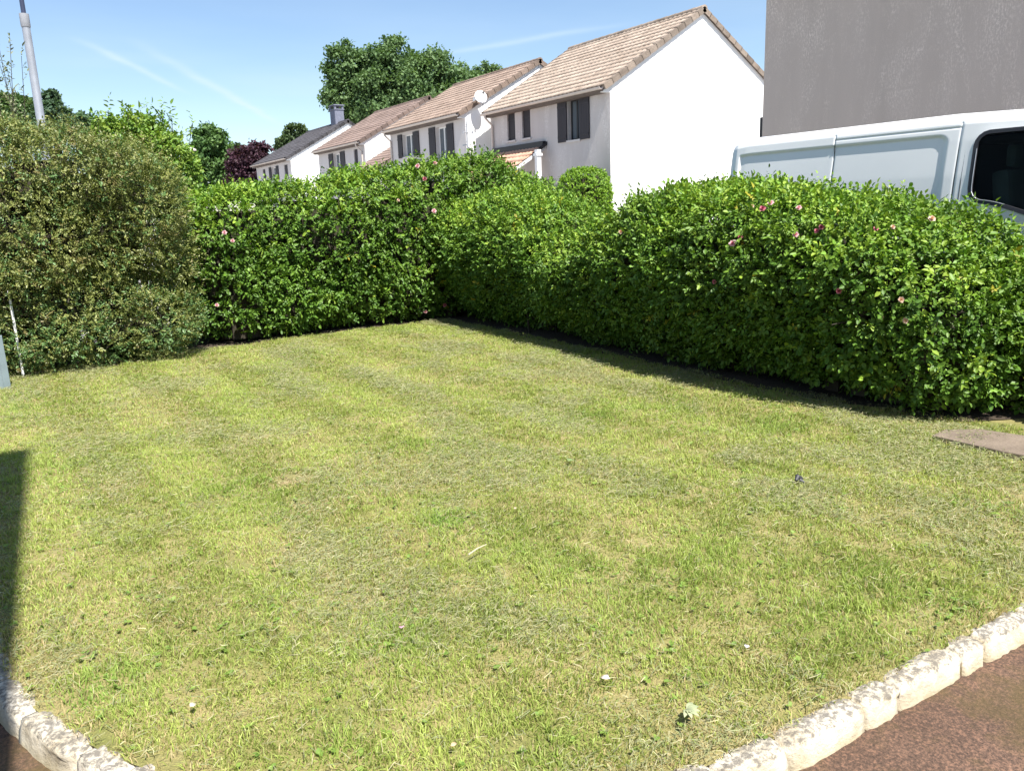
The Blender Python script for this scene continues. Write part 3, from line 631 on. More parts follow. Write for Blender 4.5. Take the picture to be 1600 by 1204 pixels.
# bright shrub with feathery shoots rising behind the olive bush
FC = [gy(180, 242, 12.6), gy(222, 236, 12.6), gy(262, 252, 12.6)]
def sdf_fresh(P): return np.minimum(np.minimum(ell(P, FC[0] - np.array([0, 0, .2]), (0.33, 0.5, 0.58)), ell(P, FC[1] - np.array([0, 0, .2]), (0.42, 0.5, 0.66))), ell(P, FC[2] - np.array([0, 0, .2]), (0.32, 0.5, 0.55))) - 0.25 * (fbm(P, 3, 7) - 0.5)
def fresh_col(P, N, rg):
    n = len(P); return lerp(A3(0.105, 0.215, 0.030), A3(0.20, 0.28, 0.040), rg.random(n))
P, N = shell(sdf_fresh, (0.9, 11.8, 0.6), (2.9, 13.3, 3.0), 3600, 0.15, rg)
parts = [sprigs(P, N, rg, 7, 0.12, 0.055, 0.32, fresh_col)]
shoot_pts = []
for i in range(34):
    px = rg.uniform(145, 285); base = gy(px + rg.normal(0, 6), 225, 12.6); top = gy(px + rg.normal(0, 10), rg.uniform(168, 208) + max(0, (px - 250) * 0.7), 12.6)
    top = top + np.array([0, rg.normal(0, 0.15), 0]); base[1] = top[1]
    base = base * 0.5 + top * 0.5; base[2] = min(base[2], 2.5); k = np.linspace(0, 1, 7)[1:]; pts = base[None] * (1 - k[:, None]) + top[None] * k[:, None] + np.array([0.05, 0, 0]) * (k ** 2)[:, None] * rg.normal(0, 1); shoot_pts.append([base] + list(pts))
    parts.append(sprigs(pts, unit(pts * 0 + np.array([0, -0.2, 0.6])), rg, 7, 0.16, 0.065, 0.26, fresh_col, spread=1.1, jit=0.6))
r_ = shrub('feathery_shrub', (1.85, 12.6, 0), sdf_fresh, (0.9, 11.8, 0.6), (2.9, 13.3, 3.0), parts, 'bright green shrub with feathery shoots rising behind the olive bush', 'shrub', None, seed=6, inset=0.3, stems=0, twigs=0, core=False)
mb = MB()
for sp_ in shoot_pts: mb.tube([(0, 0, 0.4)] + [q - np.array([1.85, 12.6, 0]) for q in sp_], 0.004, 5)
for xx in (1.6, 1.9, 2.1): mb.tube([(0, 0, -0.17), (xx - 1.85 + 0.05, 0.03, 0.7), (xx - 1.85, 0, 1.6)], [0.035, 0.028, 0.02], 7)
mb.build('shoots', MAT['twig'], r_)
# pale thin shoots of a willowy plant at the far left border
pw = empty('willowy_shrub', (0.3, 13.0, 0), 'pale grey-green willowy shoots at the left border, beside the lamp post', 'shrub')
parts = []; mb = MB()
for i in range(16):
    px = rg.uniform(-70, 34); top = gy(px, rg.uniform(60, 175), 13.0) if i < 9 else gy(px, rg.uniform(150, 190), 13.0)
    base = np.array([0.3 + rg.normal(0, 0.1), 13.0, -0.17]); k = np.linspace(0, 1, 26); pts = base[None] * (1 - k[:, None]) + top[None] * k[:, None] + np.array([0.12, 0.1, 0]) * np.sin(k * 3)[:, None] * rg.normal(0, 1)
    mb.tube([q - np.array([0.3, 13.0, 0]) for q in pts], [0.012 * (1 - q) + 0.003 for q in k], 5)
    parts.append(sprigs(pts[10:], unit(pts[10:] * 0 + np.array([0, 0, 1.0])), rg, 6, 0.12, 0.055, 0.2, lambda P, N, g: lerp(A3(0.16, 0.19, 0.11), A3(0.24, 0.25, 0.15), g.random(len(P))), spread=0.7, jit=0.5))
V, Q, Cc = join_arrays(parts); link('foliage', np_mesh('foliage', V - np.array([0.3, 13.0, 0]), Q, None, Cc), MAT['leaf_bush'], pw); mb.build('shoots', MAT['twig'], pw)
# clipped round shrub before the front house
def sdf_round(P): return np.maximum(ell(P, (15.15, 18.95, 1.5), (0.74, 0.74, 1.2)), -1) - 0.07 * (fbm(P, 4, 3) - 0.5)
def sdf_round2(P): return rbox(P, (14.43, 18.2, 0.1), (15.87, 19.66, 2.68), 0.62) - 0.08 * (fbm(P, 4, 3) - 0.5)
P, N = shell(sdf_round2, (14.2, 18.0, 0.1), (16.1, 19.9, 2.9), 5200, 0.06, rg)
lp = [sprigs(P, N, rg, 6, 0.07, 0.05, 0.36, lambda P, N, g: lerp(A3(0.11, 0.23, 0.018), A3(0.20, 0.32, 0.026), g.random(len(P))))]
shrub('clipped_shrub', (15.15, 18.95, -0.17), sdf_round2, (14.2, 18.0, 0.1), (16.1, 19.9, 2.9), lp, 'round-topped clipped green shrub by the corner of the nearest white gable', 'shrub', None, seed=8, stems=4, twigs=10, inset=0.2)

# ---- roses on the hedges
def rose_mesh(seed, c0, c1):
    rg = np.random.default_rng(seed); O, D, N, L, Cc = [], [], [], [], []
    for ring, (k, r, tilt) in enumerate(((6, 0.030, 0.25), (6, 0.024, 0.7), (5, 0.017, 1.2))):
        for i in range(k):
            a = 2 * math.pi * (i + 0.5 * ring) / k + rg.normal(0, 0.12); D.append((math.cos(a) * math.cos(tilt), math.sin(a) * math.cos(tilt), math.sin(tilt)))
            O.append((0, 0, 0.004 * ring)); N.append((-math.cos(a) * math.sin(tilt), -math.sin(a) * math.sin(tilt), math.cos(tilt))); L.append(r * rg.uniform(0.9, 1.15)); Cc.append(np.array(c0) * (1 - ring / 2) + np.array(c1) * (ring / 2))
    L = np.array(L); V, Q, cc = leaf_arrays(np.array(O), np.array(D), np.array(N), L, L * 0.55, np.array(Cc) * rg.uniform(0.85, 1.15, (len(Cc), 1)), 0.35, -0.1)
    return np_mesh('rose', V, Q, None, cc)
ROSES = [rose_mesh(1, (0.80, 0.56, 0.58), (0.74, 0.36, 0.42)), rose_mesh(2, (0.62, 0.22, 0.28), (0.45, 0.08, 0.14)), rose_mesh(3, (0.75, 0.58, 0.48), (0.70, 0.50, 0.30))]
for me in ROSES: me.materials.append(MAT['petal'])
def march(sdf, px, py):
    d = ray(px, py); d = d / np.linalg.norm(d); t_ = 2.0
    for _ in range(300):
        v = sdf((CAM + d * t_)[None])[0]
        if v < -0.005: return CAM + d * t_
        t_ += max(0.012, v * 0.5)
        if t_ > 20: return None
for root, sdf, lst in ((hedge_back, sdf_back, [(657, 264, 0, 1.2), (679, 263, 0, 1.1), (664, 282, 1, 1.0), (675, 333, 0, 1.1), (381, 288, 0, 1.0), (350, 366, 0, 0.9), (363, 378, 0, 0.8), (692, 474, 1, 1.0), (663, 483, 0, 0.9), (608, 483, 2, 0.8), (340, 478, 0, 0.8), (619, 316, 2, 0.7)]),
                       (hedge_right, sdf_right, [(1149, 390, 0, 1.0), (1162, 379, 1, 0.8), (1195, 337, 1, 0.9), (1207, 330, 0, 0.8), (1178, 334, 2, 0.7), (1250, 336, 0, 0.7), (1243, 374, 0, 0.7), (1289, 363, 1, 0.7), (1278, 369, 1, 0.6), (1428, 313, 0, 0.9), (1437, 311, 0, 0.8), (1317, 452, 1, 0.7), (1365, 368, 1, 0.6), (1394, 366, 2, 0.6), (1410, 471, 2, 0.7), (1422, 501, 2, 0.7), (1378, 496, 2, 0.6), (1450, 357, 2, 0.9), (1121, 441, 1, 0.6), (1496, 360, 0, 0.8), (977, 368, 2, 0.8), (1535, 327, 0, 1.0)])):
    for px, py, kd, s_ in lst:
        p = march(sdf, px, py)
        if p is None: continue
        n_ = grad(sdf, p[None])[0]; view = unit((CAM - p)[None])[0]; d_ = unit((n_ + view * 0.8 + np.array([0, 0, 0.3]))[None])[0]
        o = bpy.data.objects.new('rose', ROSES[kd]); C.objects.link(o); o.parent = root
        o.location = Vector(p + d_ * 0.085) - root.location; o.rotation_euler = Vector(d_).to_track_quat('Z', 'Y').to_euler(); o.scale = (s_ * 1.2,) * 3

# ------------------------------------------------------------------ trees
def tree(name, loc, blobs, label, colA, colB, n, leaf, trunk_r, group=None, seed=1, limbs=9, mat='leaf_tree', dep=0.9, lumps=0.9, cat='tree'):
    rg = np.random.default_rng(seed); root = empty(name, loc, label, cat, group); off = np.array(loc, float)
    B = [(np.array(c_, float) + off, np.array(r, float)) for c_, r in blobs]
    cs = [c_ for c_, r in B]; rmax = max(r.max() for _, r in B); amp = lumps * rmax * 0.5
    def sdf(P):
        d = np.min(np.stack([(np.linalg.norm((P - c_) / r, axis=1) - 1) * r.min() for c_, r in B]), 0); return d - amp * (fbm(P, 1.3 / rmax * 1.6, seed, 3) - 0.5) * 1.6
    lo = np.min([c_ - r * 1.3 for c_, r in B], 0); hi = np.max([c_ + r * 1.3 for c_, r in B], 0)
    # clumps gathered at twig ends, sky showing between
    nc = max(60, n // 45); Pc, Nc = shell(sdf, lo, hi, nc, rmax * 0.30 * dep, rg); nc = len(Pc)
    P = np.repeat(Pc, n // nc, 0); N = np.repeat(Nc, n // nc, 0); cr = rmax * 0.13; P = P + rg.normal(0, 1, P.shape) * cr * np.array([1, 1, 0.7]); m_ = len(P)
    D = unit(rg.normal(0, 1, (m_, 3)) + N * 0.5 + np.array([0, 0, -0.2])); Nn = unit(np.array([0, 0, 0.9]) + N * 0.5 + rg.normal(0, 0.55, (m_, 3)))
    L = rg.uniform(0.65, 1.3, m_) * leaf; cb = np.repeat(rg.random(nc), n // nc); col = lerp(np.array(colA), np.array(colB), np.clip(cb * 0.7 + rg.random(m_) * 0.4, 0, 1))
    V, Q, Cc = leaf_arrays(P, D, Nn, L, L * 0.36, col, 0.2, 0.15)
    link('crown', np_mesh('crown', V - off, Q, None, Cc), MAT[mat], root)
    mb = MB(); top = np.mean(cs, 0); b0 = off * 1.0; fork = b0 + (top - b0) * 0.45; fork[:2] = b0[:2] + rg.normal(0, trunk_r, 2)
    mb.tube([(0, 0, -0.1), tuple((fork - off) * 0.5 + rg.normal(0, trunk_r * 0.4, 3)), tuple(fork - off)], [trunk_r * 1.25, trunk_r * 0.95, trunk_r * 0.75], 10)
    for i in range(limbs):
        c_, r = B[i % len(B)]; e = c_ + np.clip(rg.normal(0, 0.25, 3), -0.45, 0.45) * r; mid = (fork + e) / 2 + rg.normal(0, 0.1, 3) * rmax + np.array([0, 0, 0.1 * rmax])
        mb.tube([tuple(fork - off), tuple(mid - off), tuple(e - off)], [trunk_r * 0.5, trunk_r * 0.3, trunk_r * 0.08], 6)
    mb.build('trunk', MAT['bark'], root, smooth=True)
    return root
def blob_px(px, py, rx, ry, Y, base):
    c_ = gy(px, py, Y); dep_ = (c_ - CAM) @ _F; s_ = dep_ / FPX; return (tuple(c_ - np.array(base)), (rx * s_, rx * s_, ry * s_))
GB = 'broadleaf trees behind the houses'
def ptree(name, px, Y, blobs, label, cA, cB, n, leaf, tr, group=None, seed=1, **k):
    c_ = gy(px, 200, Y); base = (c_[0], Y, -0.17)
    return tree(name, base, [blob_px(bx_, by_, rx, ry, Y, base) for bx_, by_, rx, ry in blobs], label, cA, cB, n, leaf, tr, group, seed, **k)
GA, GBc = (0.065, 0.125, 0.048), (0.130, 0.205, 0.075)
ptree('oak_tree', 545, 76, [(545, 105, 34, 30), (537, 150, 30, 30), (560, 165, 34, 25), (575, 120, 25, 35)], 'leftmost of the big dark oaks behind the houses, its crown overhanging open sky', GA, GBc, 19000, 0.30, 0.4, GB, 11)
ptree('oak_tree', 612, 73, [(610, 95, 34, 27), (605, 135, 42, 35), (640, 150, 34, 34), (590, 165, 30, 26)], 'tallest of the big oaks behind the houses, above the second white gable', GA, GBc, 21000, 0.30, 0.4, GB, 12)
ptree('oak_tree', 690, 70, [(672, 112, 38, 24), (705, 130, 38, 28), (650, 135, 30, 34), (690, 150, 45, 25)], 'broad oak behind the roof carrying the satellite dish', GA, GBc, 20000, 0.30, 0.4, GB, 13)
ptree('oak_tree', 765, 82, [(762, 116, 20, 12), (735, 128, 22, 14), (780, 125, 20, 14)], 'small oak top peeping over the roof behind the satellite dish', GA, GBc, 7000, 0.30, 0.3, GB, 14)
ptree('maple_tree', 330, 62, [(328, 225, 26, 22), (322, 252, 28, 24), (342, 250, 22, 24), (332, 285, 28, 25)], 'rounded mid-green tree standing alone right of the olive bush', (0.055, 0.120, 0.035), (0.110, 0.190, 0.055), 16000, 0.25, 0.25, None, 15)
ptree('purple_plum_tree', 392, 58, [(385, 250, 22, 18), (400, 245, 18, 14), (378, 268, 20, 20), (410, 255, 14, 16), (390, 285, 30, 20)], 'dark purple-leaved tree beside the slate-roofed house', (0.034, 0.016, 0.026), (0.075, 0.032, 0.048), 14000, 0.22, 0.2, None, 16)
ptree('ash_tree', 460, 80, [(462, 206, 15, 11), (447, 226, 14, 12), (475, 220, 16, 14)], 'small grey-green tree top behind the slate roof', (0.05, 0.085, 0.035), (0.085, 0.125, 0.05), 6400, 0.28, 0.22, None, 17)
ptree('lime_tree', 366, 82, [(366, 240, 12, 14), (360, 262, 14, 18)], 'bluish green tree far off between the round tree and the purple tree', (0.05, 0.085, 0.05), (0.08, 0.12, 0.065), 4400, 0.28, 0.22, None, 18)
ptree('cypress_tree', 82, 36, [(80, 165, 10, 16), (78, 182, 17, 22), (92, 190, 18, 20), (66, 200, 14, 22)], 'dark conical tree right of the lamp post, behind the olive bush', (0.050, 0.095, 0.055), (0.085, 0.140, 0.075), 12000, 0.15, 0.18, None, 19)
ptree('hazel_tree', 30, 40, [(30, 178, 24, 18), (8, 170, 20, 18), (45, 190, 22, 18)], 'mid-green tree top left of the lamp post, behind the olive bush', (0.065, 0.125, 0.045), (0.125, 0.19, 0.06), 11000, 0.17, 0.18, None, 20)
ptree('hazel_tree', 125, 44, [(122, 196, 22, 14), (145, 200, 16, 12)], 'low green tree top right of the dark conical tree', (0.065, 0.125, 0.06), (0.115, 0.175, 0.075), 7000, 0.18, 0.18, None, 22)

# ------------------------------------------------------------------ houses
def tile_slope(x0, z0, x1, z1, y0, y1, colA, colB, rg, colw=0.21, roww=0.335, amp=0.024):
    # interlocking roof tiles as real relief: stepped rows, rolled columns
    Ls = math.hypot(x1 - x0, z1 - z0); ux_, uz_ = (x1 - x0) / Ls, (z1 - z0) / Ls; nx_, nz_ = -uz_, ux_
    if nz_ < 0: nx_, nz_ = -nx_, -nz_
    nr = max(1, round(Ls / roww)); nc = max(1, round((y1 - y0) / colw)); K = 6
    yv = np.linspace(y0, y1, nc * K + 1); ph = (np.arange(nc * K + 1) % K) / K
    wave = amp * np.sin(ph * np.pi) ** 0.6
    V, Cl = [], []
    tc = lerp(np.array(colA), np.array(colB), rg.random(nr * nc)).reshape(nr, nc, 3) * rg.uniform(0.92, 1.07, (nr, nc, 1)); ci = np.minimum(np.arange(nc * K + 1) // K, nc - 1)
    for r in range(nr):
        for (u, o) in ((r / nr, 0.0), (r / nr, 0.030), ((r + 1) / nr, 0.008)):
            s_ = u * Ls; h = o + wave
            V.append(np.stack([x0 + ux_ * s_ + nx_ * h, yv, z0 + uz_ * s_ + nz_ * h], 1)); Cl.append(tc[r, ci])
    V = np.array(V); n, m_ = V.shape[:2]; i, j = np.meshgrid(np.arange(n - 1), np.arange(m_ - 1), indexing='ij'); a = (i * m_ + j).ravel()
    return V.reshape(-1, 3), np.stack([a, a + 1, a + m_ + 1, a + m_], 1), np.array(Cl).reshape(-1, 3)
def wall_with_holes(mb, X, y0, y1, z0, z1, holes, thick=0.30, dirx=1):
    ys = sorted({y0, y1, *[h[0] for h in holes], *[h[1] for h in holes]}); zs = sorted({z0, z1, *[h[2] for h in holes], *[h[3] for h in holes]})
    inh = lambda a, b_: any(h[0] - 1e-6 <= a <= h[1] + 1e-6 and h[2] - 1e-6 <= b_ <= h[3] + 1e-6 for h in holes)
    for i in range(len(ys) - 1):
        for k in range(len(zs) - 1):
            if inh((ys[i] + ys[i + 1]) / 2, (zs[k] + zs[k + 1]) / 2): continue
            n = len(mb.v); mb.v += [(X, ys[i], zs[k]), (X, ys[i + 1], zs[k]), (X, ys[i + 1], zs[k + 1]), (X, ys[i], zs[k + 1])]; mb.f.append((n, n + 3, n + 2, n + 1))
    for a, b_, c_, d_ in holes:
        Xi = X + 0.20; n = len(mb.v)
        mb.v += [(X, a, c_), (X, b_, c_), (X, b_, d_), (X, a, d_), (Xi, a, c_), (Xi, b_, c_), (Xi, b_, d_), (Xi, a, d_)]
        mb.f += [(n, n + 1, n + 5, n + 4), (n + 1, n + 2, n + 6, n + 5), (n + 2, n + 3, n + 7, n + 6), (n + 3, n, n + 4, n + 7)]
def shutter_panel(y0, y1, z0, z1, X):
    mb = MB(); mb.box((X - 0.045, y0, z0), (X - 0.012, y1, z1)); n = 4
    for i in range(1, n):
        yy = y0 + (y1 - y0) * i / n; mb.box((X - 0.0475, yy - 0.004, z0 + 0.01), (X - 0.043, yy + 0.004, z1 - 0.01))
    for zz in (z0 + 0.16, z1 - 0.20): mb.box((X - 0.062, y0 + 0.015, zz - 0.03), (X - 0.0452, y1 - 0.015, zz + 0.03))
    return mb
def house(name, X, y0, y1, depth, eave, label, tileA, tileB, wins, wallmat, ridge_h=2.75, seed=1, pipes=(), base=-0.17, verge=True, tilemat='tile', gutter_y=None):
    """facade on the plane x=X from y0 (near gable) to y1; ridge along y"""
    rg = np.random.default_rng(seed); root = empty(name, (X, y0, base), label, 'house'); off = Vector((X, y0, base)); cxr = X + depth / 2; rz = eave + ridge_h
    def fin(o):
        o.data.transform(Matrix.Translation(-off)); return o
    holes = [(wd['y'][0], wd['y'][1], wd['z'][0], wd['z'][1]) for wd in wins]
    mb = MB(); wall_with_holes(mb, X, y0, y1, base, eave, holes); fin(mb.build('facade_wall', wallmat, root))
    # gables, rear
    mb = MB(); sl = ridge_h / (depth / 2)
    for yy, fl in ((y0, 1), (y1, -1)):
        n = len(mb.v); mb.v += [(X, yy, base), (X + depth, yy, base), (X + depth, yy, eave), (cxr, yy, rz), (X, yy, eave)]; mb.f.append(tuple(n + i for i in (range(5) if fl > 0 else range(4, -1, -1))))
    n = len(mb.v); mb.v += [(X + depth, y0, base), (X + depth, y1, base), (X + depth, y1, eave), (X + depth, y0, eave)]; mb.f.append((n, n + 1, n + 2, n + 3))
    fin(mb.build('gable_wall', MAT['white_render'], root))
    # roof
    ov = 0.30; x0 = X - ov; z0 = eave - ov * sl + 0.10; xr = X + depth + ov
    Va, Qa, Ca = tile_slope(x0, z0, cxr, rz + 0.10, y0 - 0.06, y1 + 0.06, tileA, tileB, rg); Vb, Qb, Cb = tile_slope(xr, z0, cxr, rz + 0.10, y0 - 0.06, y1 + 0.06, tileA, tileB, rg)
    V, Q, Cc = join_arrays([(Va, Qa, Ca), (Vb, Qb, Cb)]); me = np_mesh('roof', V - np.array(off), Q, None, Cc); roof = link('roof', me, MAT[tilemat], root)
    mb = MB(); mb.prism([(x0 + 0.02, z0 - 0.015), (cxr, rz + 0.075), (xr - 0.02, z0 - 0.015), (xr - 0.02, z0 - 0.10), (cxr, rz - 0.02), (x0 + 0.02, z0 - 0.10)], 'y', y0 - 0.04, y1 + 0.04)
    fin(mb.build('roof_deck', MAT['fascia'], roof))
    # verge tiles up both gables and the ridge caps
    Ls = math.hypot(depth / 2 + ov, rz + 0.10 - z0); nr = round(Ls / 0.345); an = 0
    for yy in (y0 - 0.10, y1 - 0.02):
        vb = MB(); vc = []
        for sgn in (1, -1):
            xs = x0 if sgn > 0 else xr; an = math.atan2(rz + 0.10 - z0, depth / 2 + ov)
            for i in range(nr):
                s0 = i / nr; s1 = (i + 1.06) / nr; p = Vector((xs + sgn * math.cos(an) * Ls * s0, yy, z0 + math.sin(an) * Ls * s0)); q = Vector((xs + sgn * math.cos(an) * Ls * s1, yy, z0 + math.sin(an) * Ls * s1))
                nrm = Vector((-sgn * math.sin(an), 0, math.cos(an))); jl = 0.045 - 0.012; j0 = 0.05
                n = len(vb.v); hgt = 0.17
                for pp, top in ((p, 0.052), (q, 0.034)):
                    for dy in (0.0, 0.12): vb.v += [tuple(pp + nrm * top + Vector((0, dy, 0))), tuple(pp + nrm * (top - hgt if dy == 0 else top - 0.05) + Vector((0, dy, 0)))]
                vb.f += [(n, n + 1, n + 5, n + 4), (n, n + 4, n + 6, n + 2), (n + 2, n + 6, n + 7, n + 3), (n, n + 2, n + 3, n + 1), (n + 4, n + 5, n + 7, n + 6), (n + 1, n + 3, n + 7, n + 5)]
                c_ = lerp(np.array(tileA), np.array(tileB), rg.random(1))[0] * rg.uniform(0.45, 0.75); vc += [c_] * 8
        me = bpy.data.meshes.new('verge'); me.from_pydata(vb.v, [], vb.f); me.update(); bmx = bmesh.new(); bmx.from_mesh(me); bmesh.ops.recalc_face_normals(bmx, faces=bmx.faces); bmx.to_mesh(me); bmx.free()
        a = me.color_attributes.new('Col', 'FLOAT_COLOR', 'POINT'); a.data.foreach_set('color', np.concatenate([np.array(vc), np.ones((len(vc), 1))], 1).astype(np.float32).ravel()); fin(link('verge', me, MAT[tilemat], roof))
    rb_ = MB(); rc = []; nrd = max(1, round((y1 - y0 + 0.2) / 0.4)); yy0 = y0 - 0.10
    for i in range(nrd):
        a0 = yy0 + i * (y1 - y0 + 0.2) / nrd; a1 = yy0 + (i + 1.05) * (y1 - y0 + 0.2) / nrd; n = len(rb_.v)
        for yy, r in ((a0, 0.125), (a1, 0.11)):
            for k in range(7):
                th = math.radians(-5 + 190 * k / 6); rb_.v.append((cxr + r * math.cos(th), yy, rz + 0.085 + r * 0.85 * math.sin(th)))
        rb_.f += [(n + k, n + k + 1, n + 8 + k, n + 7 + k) for k in range(6)] + [tuple(n + k for k in range(7))[::-1], tuple(n + 7 + k for k in range(7))]
        rc += [lerp(np.array(tileA), np.array(tileB), rg.random(1))[0] * rg.uniform(0.6, 0.9)] * 14
    me = bpy.data.meshes.new('ridge'); me.from_pydata(rb_.v, [], rb_.f); me.update()
    a = me.color_attributes.new('Col', 'FLOAT_COLOR', 'POINT'); a.data.foreach_set('color', np.concatenate([np.array(rc), np.ones((len(rc), 1))], 1).astype(np.float32).ravel()); fin(link('ridge', me, MAT[tilemat], roof))
    # gutter and downpipe
    gxp = x0 - 0.05; gzp = z0 - 0.02; mb = MB(); prof = [(gxp + 0.075 * math.cos(th), gzp + 0.075 * math.sin(th)) for th in np.linspace(math.pi, 2 * math.pi, 9)]; prof2 = [(gxp + 0.066 * math.cos(th), gzp + 0.066 * math.sin(th)) for th in np.linspace(2 * math.pi, math.pi, 9)]
    mb.prism(prof + prof2, 'y', y0 - 0.02, y1 + 0.05); fin(mb.build('gutter', MAT['gutter'], root))
    mb = MB(); mb.box((x0 + 0.032, y0 + 0.14, z0 - 0.16), (X + 0.02, y1 - 0.14, z0 - 0.125)); mb.box((x0 + 0.012, y0, z0 - 0.14), (x0 + 0.03, y1, z0 - 0.03)); fin(mb.build('soffit', MAT['fascia'], root))
    for ya in (y0, y1 - 0.14):
        mb = MB(); mb.prism([(x0 + 0.035, z0 - 0.165), (X - 0.002, z0 - 0.165), (X - 0.002, z0 - 0.12 + ov * sl), (x0 + 0.035, z0 - 0.12)], 'y', ya + 0.004, ya + 0.13); fin(mb.build('eave_box', MAT['white_render'], root))
    for py_ in pipes:
        mb = MB(); mb.tube([(gxp, py_, gzp - 0.06), (gxp, py_, gzp - 0.16), (X - 0.06, py_, gzp - 0.42), (X - 0.06, py_, base)], 0.042, 10); fin(mb.build('downpipe', MAT['gutter'], root, smooth=True))
    for wd in wins:
        a, b_ = wd['y']; c_, d_ = wd['z']; fmat = MAT[wd.get('frame', 'frame_white')]; Xi = X + 0.14; fw = 0.055
        mb = MB(); mb.box((Xi, a, c_), (Xi + 0.05, a + fw, d_)); mb.box((Xi, b_ - fw, c_), (Xi + 0.05, b_, d_)); mb.box((Xi, a + fw, c_), (Xi + 0.05, b_ - fw, c_ + fw)); mb.box((Xi, a + fw, d_ - fw), (Xi + 0.05, b_ - fw, d_))
        if b_ - a > 0.55: mb.box((Xi - 0.004, (a + b_) / 2 - 0.035, c_ + fw), (Xi + 0.05, (a + b_) / 2 + 0.035, d_ - fw))
        wf = fin(mb.build('window', fmat, root)); mb = MB(); mb.box((Xi + 0.022, a + fw, c_ + fw), (Xi + 0.034, b_ - fw, d_ - fw)); fin(mb.build('pane', MAT['glass'], wf))
        mb = MB(); mb.box((Xi + 0.10, a - 0.02, c_ - 0.02), (Xi + 0.12, b_ + 0.02, d_ + 0.02)); fin(mb.build('curtain', MAT[wd.get('curtain', 'frame_white')], wf))
        mb = MB(); mb.box((X - 0.05, a - 0.04, c_ - 0.06), (X + 0.195, b_ + 0.04, c_ + 0.0)); fin(mb.build('sill', MAT['pale_render'], wf))
        for (sa_, sb_) in wd.get('shutters', ()): fin(shutter_panel(sa_, sb_, c_ - 0.03, d_ + 0.03, X).build('shutter', MAT['shutter'], wf))
        if wd.get('closed'):
            fin(shutter_panel(a + 0.005, b_ - 0.005, c_ + 0.005, d_ - 0.005, X + 0.10).build('shutter', MAT['shutter'], wf))
    return root, off
BEI_A, BEI_B = (0.39, 0.32, 0.262), (0.34, 0.272, 0.22)
ROS_A, ROS_B = (0.34, 0.26, 0.21), (0.29, 0.215, 0.175)
BRN_A, BRN_B = (0.28, 0.205, 0.175), (0.22, 0.165, 0.145)
SLA_A, SLA_B = (0.105, 0.100, 0.110), (0.075, 0.072, 0.080)
w1 = [dict(y=(20.42, 21.06), z=(3.70, 4.94), frame='frame_dark', shutters=[(21.08, 21.56), (19.93, 20.41)]),
      dict(y=(24.12, 24.62), z=(4.00, 4.92), closed=True), dict(y=(23.17, 23.68), z=(4.00, 4.92), closed=True),
      dict(y=(19.9, 21.1), z=(0.9, 2.1), frame='frame_dark')]
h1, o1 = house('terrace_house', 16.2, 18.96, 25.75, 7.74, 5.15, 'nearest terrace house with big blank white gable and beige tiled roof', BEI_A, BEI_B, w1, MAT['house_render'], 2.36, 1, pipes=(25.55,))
def facade_y(px, py, X): return gx(px, py, X)[1]
X2 = 15.5
w2 = [dict(y=(27.85, 28.75), z=(3.62, 4.86), shutters=[(28.78, 29.3), (27.3, 27.83)]), dict(y=(30.75, 31.75), z=(3.95, 4.86), shutters=[(31.78, 32.2), (30.2, 30.73)]), dict(y=(28.0, 29.3), z=(0.6, 2.1))]
h2, o2 = house('terrace_house', X2, 26.4, 33.0, 6.9, 5.2, 'second terrace house with satellite dish on its white gable and pinkish tiled roof', ROS_A, ROS_B, w2, MAT['pale_render'], 1.92, 2, pipes=(32.85,))
X3 = 16.25
w3 = [dict(y=(40.9, 41.9), z=(3.6, 4.85), shutters=[(41.93, 42.55), (40.25, 40.88)]), dict(y=(38.55, 39.05), z=(3.95, 4.85), closed=True)]
h3, o3 = house('terrace_house', X3, 37.6, 44.2, 7.4, 5.2, 'third terrace house along the row, with dull brown tiled roof', BRN_A, BRN_B, w3, MAT['pale_render'], 2.05, 3, pipes=(37.9,))
X4 = 16.1
w4 = [dict(y=(49.3, 50.0), z=(3.95, 4.8), closed=True), dict(y=(51.6, 52.6), z=(3.95, 4.8), shutters=[(52.63, 53.1), (51.1, 51.57)]), dict(y=(54.0, 54.6), z=(3.95, 4.8), closed=True)]
h4, o4 = house('terrace_house', X4, 48.6, 56.0, 7.74, 5.2, 'farthest terrace house in the row, with dark slate-grey roof and chimney', SLA_A, SLA_B, w4, MAT['pale_render'], 2.1, 4)
# chimney of the farthest house
roof4 = [c_ for c_ in h4.children if c_.name.startswith('roof')][0]
yc = 50.35; xc = 20.0
mb = MB(); mb.box((xc - 0.30, yc - 0.42, 6.6), (xc + 0.30, yc + 0.42, 8.20)); mb.box((xc - 0.34, yc - 0.46, 8.20), (xc + 0.34, yc + 0.46, 8.26))
for sx in (-0.25, 0.25):
    for sy in (-0.36, 0.36): mb.box((xc + sx - 0.06, yc + sy - 0.06, 8.26), (xc + sx + 0.06, yc + sy + 0.06, 8.46))
mb.box((xc - 0.36, yc - 0.48, 8.46), (xc + 0.36, yc + 0.48, 8.52))
ch = mb.build('chimney', plain('chimney_render', (0.15, 0.16, 0.21), 0.9), roof4); ch.data.transform(Matrix.Translation(-o4))
